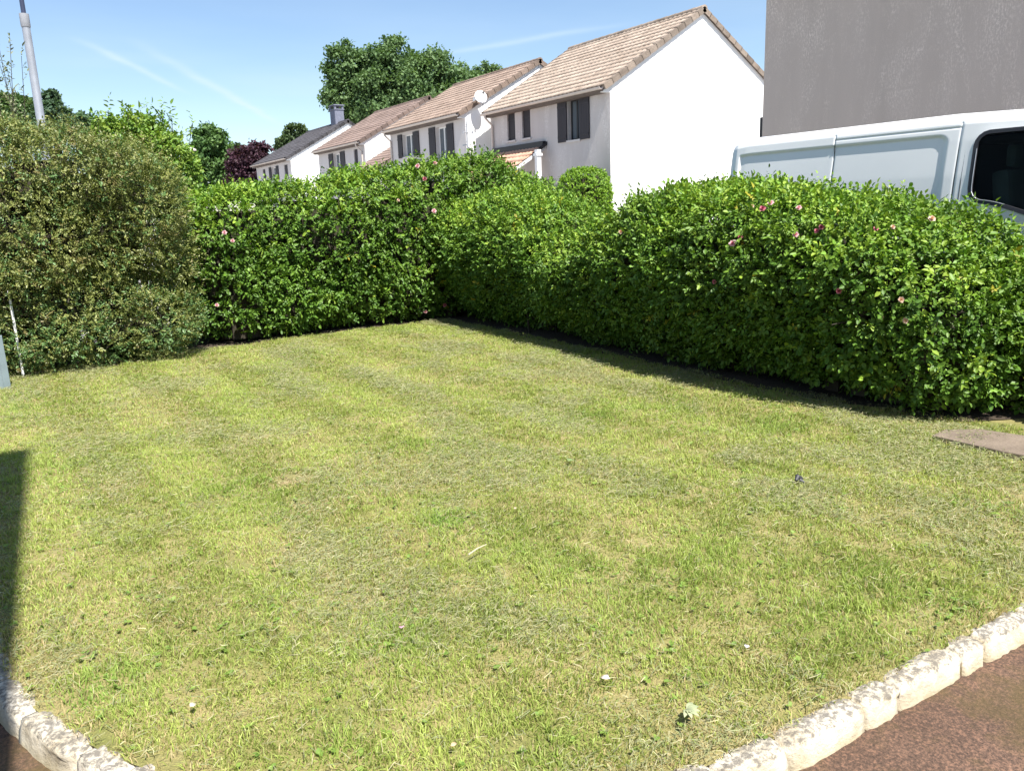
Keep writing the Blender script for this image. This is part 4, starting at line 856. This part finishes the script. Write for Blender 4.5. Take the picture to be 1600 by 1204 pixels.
# tiled porch on the nearest house
rgp = np.random.default_rng(5); Xp = 14.35; zp0, zp1 = 2.62, 3.66
V, Q, Cc = tile_slope(Xp, zp0, 16.2, zp1, 22.35, 25.45, (0.56, 0.345, 0.25), (0.47, 0.28, 0.20), rgp)
pr_ = link('porch_roof', np_mesh('porch_roof', V - np.array(o1), Q, None, Cc), MAT['tile'], h1)
mb = MB(); mb.prism([(Xp, zp0 - 0.02), (16.195, zp1 - 0.02), (16.195, zp1 - 0.14), (Xp, zp0 - 0.14)], 'y', 22.33, 25.47)
mb.prism([(Xp - 0.02, zp0 - 0.12), (16.19, zp1 - 0.12), (16.19, zp1 - 0.02), (Xp - 0.02, zp0 - 0.02)], 'y', 22.26, 22.327)
b_ = mb.build('porch_trim', MAT['pale_render'], pr_); b_.data.transform(Matrix.Translation(-o1))
mb = MB(); mb.box((16.06, 22.28, 3.60), (16.197, 25.5, 3.80)); mb.prism([(15.6, zp1 - 0.34), (16.19, zp1), (16.19, 3.78), (15.6, zp1 - 0.24)], 'y', 22.20, 22.256); b_ = mb.build('porch_flashing', MAT['frame_dark'], pr_); b_.data.transform(Matrix.Translation(-o1))
mb = MB(); mb.box((15.62, 22.0, -0.17), (15.78, 22.15, 3.50)); mb.box((15.58, 21.97, 3.30), (15.82, 22.18, 3.38)); b_ = mb.build('porch_post', MAT['frame_white'], h1); b_.data.transform(Matrix.Translation(-o1))
mb = MB(); mb.box((Xp + 0.05, 25.2, -0.17), (Xp + 0.21, 25.36, zp0 - 0.06)); b_ = mb.build('porch_post', MAT['frame_white'], h1); b_.data.transform(Matrix.Translation(-o1))
# garage with tiled roof between the second and third house
def garage(name, X, y0, y1, depth, eave, rh, label):
    root = empty(name, (X, y0, -0.17), label, 'garage'); off = Vector((X, y0, -0.17)); rg = np.random.default_rng(9)
    mb = MB(); c_ = X + depth / 2
    mb.prism([(X, -0.17), (X + depth, -0.17), (X + depth, eave), (c_, eave + rh), (X, eave)], 'y', y0, y1); o = mb.build('wall', MAT['pale_render'], root); o.data.transform(Matrix.Translation(-off))
    a = tile_slope(X - 0.3, eave - 0.1, c_, eave + rh + 0.12, y0 - 0.1, y1, BRN_A, BRN_B, rg); b_ = tile_slope(X + depth + 0.3, eave - 0.1, c_, eave + rh + 0.12, y0 - 0.1, y1, BRN_A, BRN_B, rg)
    V, Q, Cc = join_arrays([a, b_]); rf = link('roof', np_mesh('roof', V - np.array(off), Q, None, Cc), MAT['tile'], root)
    mb = MB(); mb.prism([(X - 0.3, eave - 0.12), (c_, eave + rh + 0.10), (X + depth + 0.3, eave - 0.12), (X + depth + 0.3, eave - 0.22), (c_, eave + rh + 0.004), (X - 0.3, eave - 0.22)], 'y', y0 - 0.12, y0 - 0.003)
    o = mb.build('verge', MAT['fascia'], rf); o.data.transform(Matrix.Translation(-off))
    mb = MB(); mb.box((X - 0.03, y0 + 0.5, -0.17), (X - 0.004, y1 - 0.6, 2.1)); o = mb.build('door', MAT['frame_white'], root); o.data.transform(Matrix.Translation(-off))
garage('garage', 15.1, 34.8, 37.55, 7.0, 3.45, 1.8, 'low tiled garage squeezed between the second and third house')
# big grey house at the right, blank rough-cast side towards the lawn
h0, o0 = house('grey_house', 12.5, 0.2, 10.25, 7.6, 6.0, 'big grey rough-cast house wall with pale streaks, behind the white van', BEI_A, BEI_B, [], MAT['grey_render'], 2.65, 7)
mb = MB(); mb.box((12.52, 10.253, 2.72), (12.66, 10.33, 3.12)); b_ = mb.build('meter_box', MAT['frame_dark'], h0, bevel=0.008); b_.data.transform(Matrix.Translation(-o0))

# ------------------------------------------------------------------ satellite dish and aerial on the second gable
dp = gy(751, 152, 25.98); dish = empty('satellite_dish', (dp[0], 26.4, dp[2]), 'white satellite dish on the second white gable', 'satellite dish')
nrm = Vector((-0.25, -1, 0.45)).normalized(); q = nrm.to_track_quat('Z', 'Y').to_matrix(); mb = MB(); cen = Vector((0, -0.42, 0))
rings = 7; seg = 28; n0 = 0; R_ = 0.235
for i in range(rings + 1):
    r = R_ * i / rings
    for k in range(seg): a = 2 * math.pi * k / seg; mb.v.append(tuple(cen + q @ Vector((r * math.cos(a), r * 1.08 * math.sin(a), 0.55 * r * r))))
for i in range(rings):
    for k in range(seg): mb.f.append((i * seg + k, i * seg + (k + 1) % seg, (i + 1) * seg + (k + 1) % seg, (i + 1) * seg + k))
o = mb.build('reflector', MAT['frame_white'], dish, smooth=True); md = o.modifiers.new('t', 'SOLIDIFY'); md.thickness = 0.012; md.offset = -1
mb = MB(); mb.tube([(0, 0.0, -0.06), (0, -0.25, -0.06), tuple(cen - nrm * 0.04)], 0.022, 8); mb.box((-0.09, -0.02, -0.16), (0.09, 0.0, 0.04)); mb.build('bracket', MAT['steel'], dish)
mb = MB(); e = cen + q @ Vector((0, -0.05, 0.42)); mb.tube([tuple(cen + q @ Vector((0, -0.39, 0.06))), tuple(e)], 0.012, 6); mb.tube([tuple(e), tuple(e + q @ Vector((0, 0.03, -0.12)))], 0.035, 8); mb.build('feed_arm', MAT['plastic'], dish)
ap = gy(731, 240, 26.1); at_ = gy(730, 187, 26.1); aer = empty('television_aerial', (ap[0], 26.1, ap[2]), 'grey television aerial mast against the second white gable', 'aerial')
hgt = at_[2] - ap[2]; mb = MB(); mb.tube([(0, 0, -1.5), (0, 0, hgt * 0.6), (0, 0, hgt)], [0.035, 0.03, 0.014], 8); mb.box((-0.03, 0.0, -0.4), (0.03, 0.30, -0.36)); mb.box((-0.03, 0.0, 0.3), (0.03, 0.30, 0.34)); mb.build('mast', MAT['steel'], aer)
mb = MB(); zz = hgt * 0.62; mb.tube([(-0.20, -0.05, zz), (0.24, -0.05, zz)], 0.014, 6)
for i in (0, 3.7): mb.tube([(-0.19 + i * 0.11, -0.05, zz - 0.05), (-0.19 + i * 0.11, -0.05, zz + 0.05)], 0.03, 6)
for i in range(3): mb.tube([(-0.10 + i * 0.05, -0.02, hgt * (0.8 + 0.06 * i)), (0.12 - i * 0.03, -0.02, hgt * (0.8 + 0.06 * i))], 0.010, 5)
mb.build('antenna_array', MAT['steel'], aer)

# ------------------------------------------------------------------ lamp posts
lp_ = gy(65, 195, 15.0); lx = lp_[0]; lamp = empty('street_lamp', (lx, 15.0, -0.17), 'tall grey steel lamp post with collar and dark upper pole, rising behind the olive bush', 'street lamp')
zt = gy(37, 22, 15.0)[2] + 0.17; zc_ = gy(39, 42, 15.0)[2] + 0.17
mb = MB(); mb.lathe([(0.10, 0), (0.10, 0.5), (0.070, 0.55), (0.058, zc_)], (0, 0, 0), 18); mb.build('post', MAT['steel'], lamp, smooth=True)
mb = MB(); mb.lathe([(0.062, zc_ - 0.01), (0.068, zc_), (0.068, zt), (0.02, zt + 0.01)], (0, 0, 0), 18); mb.build('collar', plain('collar_steel', (0.30, 0.31, 0.34), 0.5), lamp, smooth=True)
mb = MB(); mb.tube([(0, 0, zt - 0.03), (0, 0, zt + 1.2), (0.15, 0, zt + 1.55), (0.6, 0, zt + 1.75)], [0.034, 0.032, 0.030, 0.028], 12); mb.build('arm', MAT['dark_metal'], lamp, smooth=True)
mb = MB(); mb.prism([(0.5, zt + 1.70), (1.05, zt + 1.80), (1.0, zt + 1.90), (0.55, zt + 1.84)], 'y', -0.11, 0.11); mb.build('lamp_head', MAT['dark_metal'], lamp, bevel=0.02)
sp_ = gy(298, 236, 24.0); small = empty('garden_lamp', (sp_[0], 24.0, -0.17), 'slim flat-capped lamp post half hidden by the right edge of the olive bush', 'street lamp')
hh = gy(298, 240, 24.0)[2] + 0.17
mb = MB(); mb.tube([(0, 0, 0), (0, 0, hh)], [0.035, 0.03], 10); mb.build('post', MAT['gutter'], small, smooth=True)
mb = MB(); mb.lathe([(0.04, hh - 0.04), (0.06, hh), (0.06, hh + 0.07), (0.16, hh + 0.08), (0.14, hh + 0.12), (0.03, hh + 0.17)], (0, 0, 0), 18); mb.build('lamp_head', MAT['gutter'], small, smooth=True)

# ------------------------------------------------------------------ van (front towards -y)
VX, VY, VZ = 7.5, 6.72, 0.230     # near side plane, rear end, ground
van = empty('parked_van', (VX + 0.97, VY - 2.5, VZ), 'white panel van parked behind the right-hand hedge, before the grey house', 'van')
W2 = 0.97; HT = 2.06
def half_w(z):      # outer half width by height above ground
    return np.interp(z, [0.25, 0.45, 0.85, 1.15, 1.5, 1.8, 1.94, 1.985, 2.015, 2.04, 2.052, 2.06], [0.90, 0.945, 0.97, 0.962, 0.925, 0.882, 0.858, 0.838, 0.80, 0.70, 0.52, 0.0])
def ss(a, b_, x): t_ = np.clip((x - a) / (b_ - a), 0, 1); return t_ * t_ * (3 - 2 * t_)
def rrect(y, z, ya, yb, za, zb, r):
    qx = np.abs(y - (ya + yb) / 2) - ((yb - ya) / 2 - r); qz = np.abs(z - (za + zb) / 2) - ((zb - za) / 2 - r)
    return np.hypot(np.maximum(qx, 0), np.maximum(qz, 0)) + np.minimum(np.maximum(qx, qz), 0) - r
# local: y=0 rear ... y=-5 nose
SEAM1, SEAM2, DOORF = -1.435, -2.745, -2.81
def topz(y):        # roofline
    return np.interp(y, [-5.0, -4.85, -4.55, -4.05, -3.60, -3.35, -2.6, -0.3, -0.08, 0.0], [0.86, 1.02, 1.13, 1.24, 1.92, 2.08, 2.11, 2.11, 2.09, 2.05])
def plan(y):        # plan taper towards nose and tail
    return np.interp(y, [-5.0, -4.9, -4.6, -4.0, -3.0, -0.25, -0.12, -0.04, 0.0], [0.55, 0.72, 0.88, 0.965, 1.0, 1.0, 0.993, 0.965, 0.93])
ys = np.unique(np.concatenate([np.linspace(-5.0, 0.0, 210), [SEAM1 + d for d in (-0.011, -0.005, 0.005, 0.011)], [SEAM2 + d for d in (-0.011, -0.005, 0.005, 0.011)], np.linspace(-0.3, 0, 20)]))
zs = np.concatenate([np.linspace(0.25, 1.7, 80), np.linspace(1.708, 2.0, 44), np.linspace(2.006, 2.06, 14)])
YY, ZZ = np.meshgrid(ys, zs, indexing='ij')
sc_ = topz(YY) / 2.06; ZA = np.where(ZZ > 0.8, 0.8 + (ZZ - 0.8) * (topz(YY) - 0.8).clip(0.02) / 1.26, ZZ)
hw = half_w(ZZ) * plan(YY)
# pressed panels: sunk 16 mm with soft edges; seams: narrow grooves
pan = np.minimum(rrect(YY, ZZ, -2.63, SEAM1 + 0.1, 0.95, 1.865, 0.09), rrect(YY, ZZ, SEAM1 - 0.1, -0.16, 0.95, 1.865, 0.02))
hw = hw - 0.022 * (1 - ss(-0.034, 0.002, pan)) * (ZZ < 1.93)
for sy, zt_ in ((SEAM1, 1.955), (SEAM2, 1.955)): hw = hw - 0.010 * np.exp(-((YY - sy) / 0.0065) ** 2) * (ZZ < zt_) * (ZZ > 0.4)
hw = hw - 0.009 * np.exp(-((ZA - 1.952) / 0.006) ** 2) * ((YY > SEAM2) & (YY < SEAM1))
# cab window openings are cut out of the skin
WY0, WY1, WZ0, WZ1 = -3.72, -2.90, 1.24, 1.885
def win_sdf(y, z): # swoops down towards the mirror
    zlow = 1.29 - 0.20 * ss(0.05, 0.9, (-2.90 - y)); yb = -2.90 - 0.02 * (1.885 - z); 
    return rrect(y, z + (1.29 - zlow), WY0, yb, 1.29, WZ1 - 0.0 + (1.29 - zlow), 0.11)
wn_ = win_sdf(YY, ZA); cab_end = -3.42
flare = np.exp(-(wn_ / 0.06) ** 2) * (wn_ > 0); hw = hw + 0.006 * flare
nY, nZ = YY.shape
for side in (-1, 1):
    pass
def grid_faces(mask, nY, nZ, off, flip):
    out = []
    for i in range(nY - 1):
        for j in range(nZ - 1):
            if mask is not None and mask[i, j]: continue
            a = off + i * nZ + j; q = (a, a + nZ, a + nZ + 1, a + 1); out.append(q if not flip else q[::-1])
    return out
cell = ((wn_[:-1, :-1] < 0.006) & (YY[:-1, :-1] > -3.68) & (ZA[:-1, :-1] < topz(YY[:-1, :-1]) - 0.12))
# wheel arches
cell |= ((np.hypot(YY[:-1, :-1] + 0.98, ZZ[:-1, :-1] - 0.33) < 0.38) | (np.hypot(YY[:-1, :-1] + 4.08, ZZ[:-1, :-1] - 0.33) < 0.38))
V = []; Q = []
for side in (-1, 1):
    V.append(np.stack([side * hw, YY, ZA], -1).reshape(-1, 3)); Q += grid_faces(cell, nY, nZ, (0 if side < 0 else nY * nZ), side > 0)
Vn = np.concatenate(V)
# tail and nose closing faces
e0 = nY * nZ
for j in range(nZ - 1):
    a = (nY - 1) * nZ + j; Q.append((a, e0 + a, e0 + a + 1, a + 1)); Q.append((j + 1, e0 + j + 1, e0 + j, j))
me = np_mesh('body', Vn, np.array(Q), None, None, True); voff = Vector((0.0, 2.5, 0)); me.transform(Matrix.Translation(voff))
bmx = bmesh.new(); bmx.from_mesh(me); bmesh.ops.remove_doubles(bmx, verts=bmx.verts, dist=0.0004); bmesh.ops.recalc_face_normals(bmx, faces=bmx.faces); bmx.to_mesh(me); bmx.free()
body = link('body', me, MAT['paint'], van)
def vadd(mb, name, mat, parent=van, **k):
    o = mb.build(name, mat, parent, **k); o.data.transform(Matrix.Translation(voff)); return o
def hw_at(y, z): return float(half_w(np.array([z]))[0] * plan(np.array([y]))[0])
# cab side windows: glass, seal and interior
def win_outline(inset, n=56):
    # walk the contour of the window by ray casting from its middle
    pts = []; c_ = np.array([-3.22, 1.56])
    for k in range(n):
        a = 2 * math.pi * k / n; lo_, hi_ = 0.0, 0.9
        for _ in range(30):
            m_ = (lo_ + hi_) / 2; p = c_ + m_ * np.array([math.cos(a), math.sin(a)])
            ok = win_sdf(np.array([p[0]]), np.array([p[1]]))[0] < -inset and p[0] > -3.68 + 1.2 * inset and p[1] < topz(np.array([p[0]]))[0] - 0.12 - inset
            lo_, hi_ = (m_, hi_) if ok else (lo_, m_)
        pts.append(c_ + lo_ * np.array([math.cos(a), math.sin(a)]))
    return pts
for side in (-1, 1):
    o_in = win_outline(0.012); o_out = win_outline(-0.022); o_gl = win_outline(0.008)
    zmap = lambda y, z: z
    mb = MB(); n = len(o_in)
    for ring, dx in ((o_out, 0.004), (o_out, 0.016), (o_in, 0.014), (o_in, -0.010)):
        for p in ring: mb.v.append((side * (hw_at(p[0], p[1]) + dx), p[0], p[1]))
    for r in range(3):
        for k in range(n): mb.f.append((r * n + k, r * n + (k + 1) % n, (r + 1) * n + (k + 1) % n, (r + 1) * n + k))
    seal = vadd(mb, 'window_seal', MAT['rubber'], smooth=True)
    mb = MB(); mb.v = [(side * (hw_at(p[0], p[1]) - 0.006), p[0], p[1]) for p in o_gl] + [(side * (hw_at(p[0], p[1]) - 0.010), p[0], p[1]) for p in o_gl]
    mb.f = [tuple(range(n)), tuple(range(n, 2 * n))[::-1]] + [(k, n + k, n + (k + 1) % n, (k + 1) % n) for k in range(n)]
    vadd(mb, 'window', MAT['tint'])
    mb = MB(); mb.tube([(side * (hw_at(p[0], p[1]) + 0.017), p[0], p[1]) for p in o_in[len(o_in) // 2 + 14:len(o_in)] + o_in[:6]], 0.0035, 6); vadd(mb, 'window_trim', MAT['steel'], seal)
# front door shut line: vertical groove strip, top line
for side in (-1, 1):
    for sy in (SEAM1, SEAM2):
        mb = MB(); mb.tube([(side * (hw_at(sy, z) - 0.003 - (0.022 if (sy == SEAM1 and 0.95 < z < 1.85) else 0)), sy, z) for z in np.linspace(0.5, 1.96, 30)] + ([(side * (hw_at(y, 1.962) + 0.0005), y, 1.965) for y in np.linspace(SEAM2, SEAM1, 12)] if sy == SEAM2 else []), 0.004, 6); vadd(mb, 'panel_seam', MAT['plastic'])
    mb = MB(); pts = [(side * (hw_at(DOORF, z) + 0.0005), DOORF - 0.02 * (z > 1.92), z) for z in np.linspace(0.5, 1.93, 20)] + [(side * (hw_at(y, 1.95) + 0.0005), y, 1.95) for y in np.linspace(DOORF - 0.05, -3.2, 14)]
    mb.tube(pts, 0.0045, 6); vadd(mb, 'door_seam', MAT['plastic'])
    mb = MB(); mb.box((side * 0.955 - 0.02, -2.98, 1.02), (side * 0.955 + 0.02, -2.80, 1.06)); vadd(mb, 'door_handle', MAT['plastic'], bevel=0.006)
    mb = MB(); mb.box((side * 1.06 - 0.11, -3.86, 1.22), (side * 1.06 + 0.11, -3.72, 1.50)); mb.box((side * 0.93 - 0.06, -3.82, 1.22), (side * 0.93 + 0.06, -3.76, 1.28)); vadd(mb, 'mirror', MAT['plastic'], bevel=0.03)
# windscreen, lights, bumpers, wheels
mb = MB(); n = 9
for y, z in ((-4.06, 1.26), (-3.62, 1.89)):
    for k in range(n):
        f = k / (n - 1) * 2 - 1; mb.v.append((f * hw_at(y, z) * 0.93, y - 0.03 - 0.0 * f * f, z + 0.02))
mb.f = [(k, k + 1, n + k + 1, n + k) for k in range(n - 1)]; vadd(mb, 'windscreen', MAT['glass'])
for side in (-1, 1):
    mb = MB(); mb.prism([(-4.93, 0.78), (-4.62, 0.98), (-4.50, 1.04), (-4.60, 0.80)], 'x', side * 0.60, side * 0.86); vadd(mb, 'headlight', MAT['frame_white'], bevel=0.02)
    mb = MB(); mb.box((side * 0.86 - 0.05, -0.06, 0.95), (side * 0.86 + 0.05, 0.012, 1.55)); vadd(mb, 'tail_light', plain('red_lens', (0.35, 0.02, 0.02), 0.2), bevel=0.012)
mb = MB(); mb.box((-0.80, -5.04, 0.28), (0.80, -4.88, 0.60)); mb.box((-0.86, -0.06, 0.28), (0.86, 0.06, 0.52)); vadd(mb, 'bumper', MAT['plastic'], bevel=0.04)
for side in (-1, 1):
    for yy in (-0.98, -4.08):
        mb = MB(); prof = [(0.20, -0.1), (0.30, -0.11), (0.325, -0.08), (0.33, 0.0), (0.325, 0.08), (0.30, 0.11), (0.20, 0.1)]; sg = 24
        for r, xx in prof:
            for k in range(sg): a = 2 * math.pi * k / sg; mb.v.append((side * 0.83 + xx, yy + r * math.cos(a), 0.33 + r * math.sin(a)))
        for i in range(len(prof) - 1):
            for k in range(sg): mb.f.append((i * sg + k, i * sg + (k + 1) % sg, (i + 1) * sg + (k + 1) % sg, (i + 1) * sg + k))
        wh = vadd(mb, 'wheel', MAT['rubber'], smooth=True)
        mb = MB(); 
        for r, xx in ((0.21, 0.09), (0.20, 0.06), (0.06, 0.075), (0.0, 0.08)):
            for k in range(sg): a = 2 * math.pi * k / sg; mb.v.append((side * (0.83 + xx), yy + r * math.cos(a), 0.33 + r * math.sin(a)))
        for i in range(3):
            for k in range(sg): mb.f.append((i * sg + k, i * sg + (k + 1) % sg, (i + 1) * sg + (k + 1) % sg, (i + 1) * sg + k))
        vadd(mb, 'rim', MAT['steel'], wh)
mb = MB(); mb.box((-0.9, -4.9, 0.24), (0.9, -0.05, 0.30)); mb.box((-0.84, -2.70, 0.3), (0.84, -2.66, 1.82)); mb.box((-0.86, -3.9, 0.3), (0.86, -2.62, 0.62)); vadd(mb, 'cab_floor', MAT['plastic'])
for side in (-1, 1):
    mb = MB(); mb.box((side * 0.45 - 0.24, -3.38, 0.62), (side * 0.45 + 0.24, -2.88, 0.95)); mb.box((side * 0.45 - 0.23, -3.14, 0.92), (side * 0.45 + 0.23, -2.98, 1.56), Matrix.Rotation(math.radians(-8), 3, 'X')); mb.box((side * 0.45 - 0.12, -3.10, 1.58), (side * 0.45 + 0.12, -3.00, 1.79)); vadd(mb, 'seat', MAT['seat_cloth'], bevel=0.05)

# ------------------------------------------------------------------ small things round the lawn
mb = MB(); pts = [gz(1457, 680, 0.03)[:2], gz(1476, 671, 0.03)[:2], gz(1530, 670, 0.03)[:2], gz(1600, 680, 0.03)[:2], gz(1690, 694, 0.03)[:2], gz(1690, 735, 0.03)[:2], gz(1600, 711, 0.03)[:2], gz(1562, 704, 0.03)[:2]]
mb.prism([tuple(p) for p in pts], 'z', -0.05, 0.032); tag(mb.build('concrete_slab', MAT['concrete'], bevel=0.006), 'worn brown concrete slab set in the lawn at the foot of the hedge end', 'slab')
pp = gy(20, 520, 9.62); post = MB().tube([(pp[0] + 0.03, 9.97, -0.1), (pp[0] + 0.03, 9.97, 0.95)], 0.013, 8).build('white_post', MAT['frame_white']); tag(post, 'thin white post against the left side of the olive bush', 'post')
mb = MB(); mb.box((-1.9, 9.40, -0.15), (-0.05, 9.43, 0.50)); mb.box((-0.09, 9.38, -0.15), (-0.03, 9.45, 0.54)); tag(mb.build('low_fence_panel', plain('grey_panel', (0.17, 0.22, 0.24), 0.6), bevel=0.004), 'low blue-grey panel at the left border, at the foot of the olive bush', 'fence')
def petal_bit(px, py, col, L, label, cat, up=0.03, az=0.0, wr=0.4, name='fallen_petal', k=1):
    g = gz(px, py); rg = np.random.default_rng(px); O, D, N = [], [], []
    for i in range(k):
        a = az + (i - (k - 1) / 2) * 0.55; D.append((math.cos(a), math.sin(a), 0.12)); O.append((0, 0, 0)); N.append((rg.normal(0, 0.2), -0.25, 1))
    n = len(O); LL = np.full(n, L * 0.78) * rg.uniform(0.85, 1.15, n); V, Q, cc = leaf_arrays(np.array(O, float), unit(np.array(D)), np.array(N, float), LL, LL * wr, np.tile(np.array(col, float), (n, 1)) * rg.uniform(0.9, 1.1, (n, 1)), 0.3, 0.2)
    o = link(name, np_mesh(name, V, Q, None, cc), MAT['petal']); o.location = (g[0], g[1], float(lawn_h(g[:1], g[1:2])[0]) + up); sl = o.modifiers.new('t', 'SOLIDIFY'); sl.thickness = 0.0012
    return tag(o, label, cat)
petal_bit(953, 1072, (0.78, 0.72, 0.66), 0.040, 'pale cream petal lying on the grass near the bottom, left of the drooping weed', 'petal', az=2.2)
petal_bit(1166, 1022, (0.82, 0.80, 0.82), 0.030, 'small white petal on the grass near the right-hand kerb', 'petal', az=0.6)
petal_bit(628, 992, (0.80, 0.48, 0.58), 0.026, 'small pink petal lying alone in the middle of the lawn', 'petal', az=1.0, wr=0.55)
petal_bit(298, 1116, (0.70, 0.66, 0.52), 0.028, 'cream petal on the grass near the left-hand kerb', 'petal', az=0.3, wr=0.5)
petal_bit(705, 1182, (0.68, 0.50, 0.33), 0.034, 'tan fallen petal at the bottom edge of the lawn', 'petal', az=0.1, wr=0.3)
petal_bit(804, 803, (0.62, 0.48, 0.38), 0.030, 'brownish fallen petal in the centre of the lawn', 'petal', az=0.5, wr=0.25)
petal_bit(1072, 1128, (0.42, 0.47, 0.28), 0.055, 'drooping pale weed plant by the kerb at the bottom', 'weed', az=-1.1, wr=0.2, name='wilted_weed', k=6, up=0.045)
petal_bit(888, 728, (0.28, 0.38, 0.16), 0.075, 'pale green fallen leaf on the far half of the lawn', 'leaf', az=0.4, wr=0.28, name='fallen_leaf', k=2, up=0.035)
petal_bit(1395, 870, (0.62, 0.52, 0.36), 0.028, 'buff fallen petal at the right of the lawn', 'petal', az=0.9, wr=0.4)
bp = gz(1247, 757); mb = MB(); q = [(-0.02, 0, 0.03), (0.0, 0.006, 0.048), (0.02, 0.0, 0.036), (0.032, -0.01, 0.03)]; mb.tube(q, [0.010, 0.016, 0.012, 0.004], 8); mb.tube([(0.0, -0.01, 0.03), (0.01, -0.035, 0.022)], [0.012, 0.006], 6)
o = mb.build('dark_feather', MAT['plastic'], smooth=True); o.location = (bp[0], bp[1], 0.0); tag(o, 'small black scrap on the grass at the right of the lawn', 'litter')
a = gz(732, 866, 0.03); b_ = gz(760, 850, 0.035); tag(MB().tube([a, (a + b_) / 2 + np.array([0.004, 0.004, 0.004]), b_], [0.004, 0.0035, 0.002], 6).build('dry_stick', plain('dry_wood', (0.42, 0.39, 0.28), 0.8)), 'thin dry stick lying near the centre of the lawn', 'stick')
# moss tuft on the asphalt
g = gz(1553, 1131, -0.12); rg = np.random.default_rng(77); n = 700; P = np.stack([rg.normal(0, 0.026, n), rg.normal(0, 0.010, n), np.zeros(n)], 1); D = unit(rg.normal(0, 0.6, (n, 3)) * np.array([1, 1, 0.3]) + np.array([0, 0, 0.7])); L = rg.uniform(0.004, 0.010, n)
V, Q, cc = leaf_arrays(P, D, unit(rg.normal(0, 1, (n, 3))), L, L * 0.3, lerp(A3(0.20, 0.23, 0.05), A3(0.30, 0.30, 0.09), rg.random(n))); o = link('moss_tuft', np_mesh('moss_tuft', V, Q, None, cc), MAT['blade']); o.location = (g[0], g[1], -0.12); tag(o, 'small yellow-green moss tuft on the red asphalt at the bottom right', 'moss')

# ------------------------------------------------------------------ unseen block standing in for a house corner, shaped to shade the lawn's left
HB = 11.2; LB = HB * 0.529 / 0.848; bx1 = 0.030 - LB * 0.0290 / 0.529; by1 = 6.66 - LB
blk = empty('shade_block', (bx1 - 5, by1 - 5, -0.17), 'unseen house-corner block beyond the left edge, shaped to shade the left of the lawn', 'building'); boff = Vector((bx1 - 5, by1 - 5, -0.17))
foot = [(bx1, by1), (bx1 - 10, by1), (bx1 - 11.4, by1 - 10), (bx1 - 1.4, by1 - 10)]
mb = MB(); mb.prism(foot, 'z', -0.17, HB - 0.25); o = mb.build('wall', MAT['pale_render'], blk); o.data.transform(Matrix.Translation(-boff))
mb = MB(); mb.prism(foot, 'z', HB - 0.25, HB); o = mb.build('parapet', MAT['concrete'], blk); o.data.transform(Matrix.Translation(-boff))
for k in range(4):
    for j in range(3):
        x_ = bx1 - 2.2 - j * 2.9; z_ = 0.9 + k * 2.7; mb = MB(); mb.box((x_ - 0.55, by1 - 0.02, z_), (x_ + 0.55, by1 + 0.012, z_ + 1.25)); f_ = mb.build('window', MAT['frame_white'], blk); f_.data.transform(Matrix.Translation(-boff))
        mb = MB(); mb.box((x_ - 0.47, by1 + 0.0121, z_ + 0.08), (x_ + 0.47, by1 + 0.016, z_ + 1.17)); g_ = mb.build('pane', MAT['glass'], f_); g_.data.transform(Matrix.Translation(-boff))
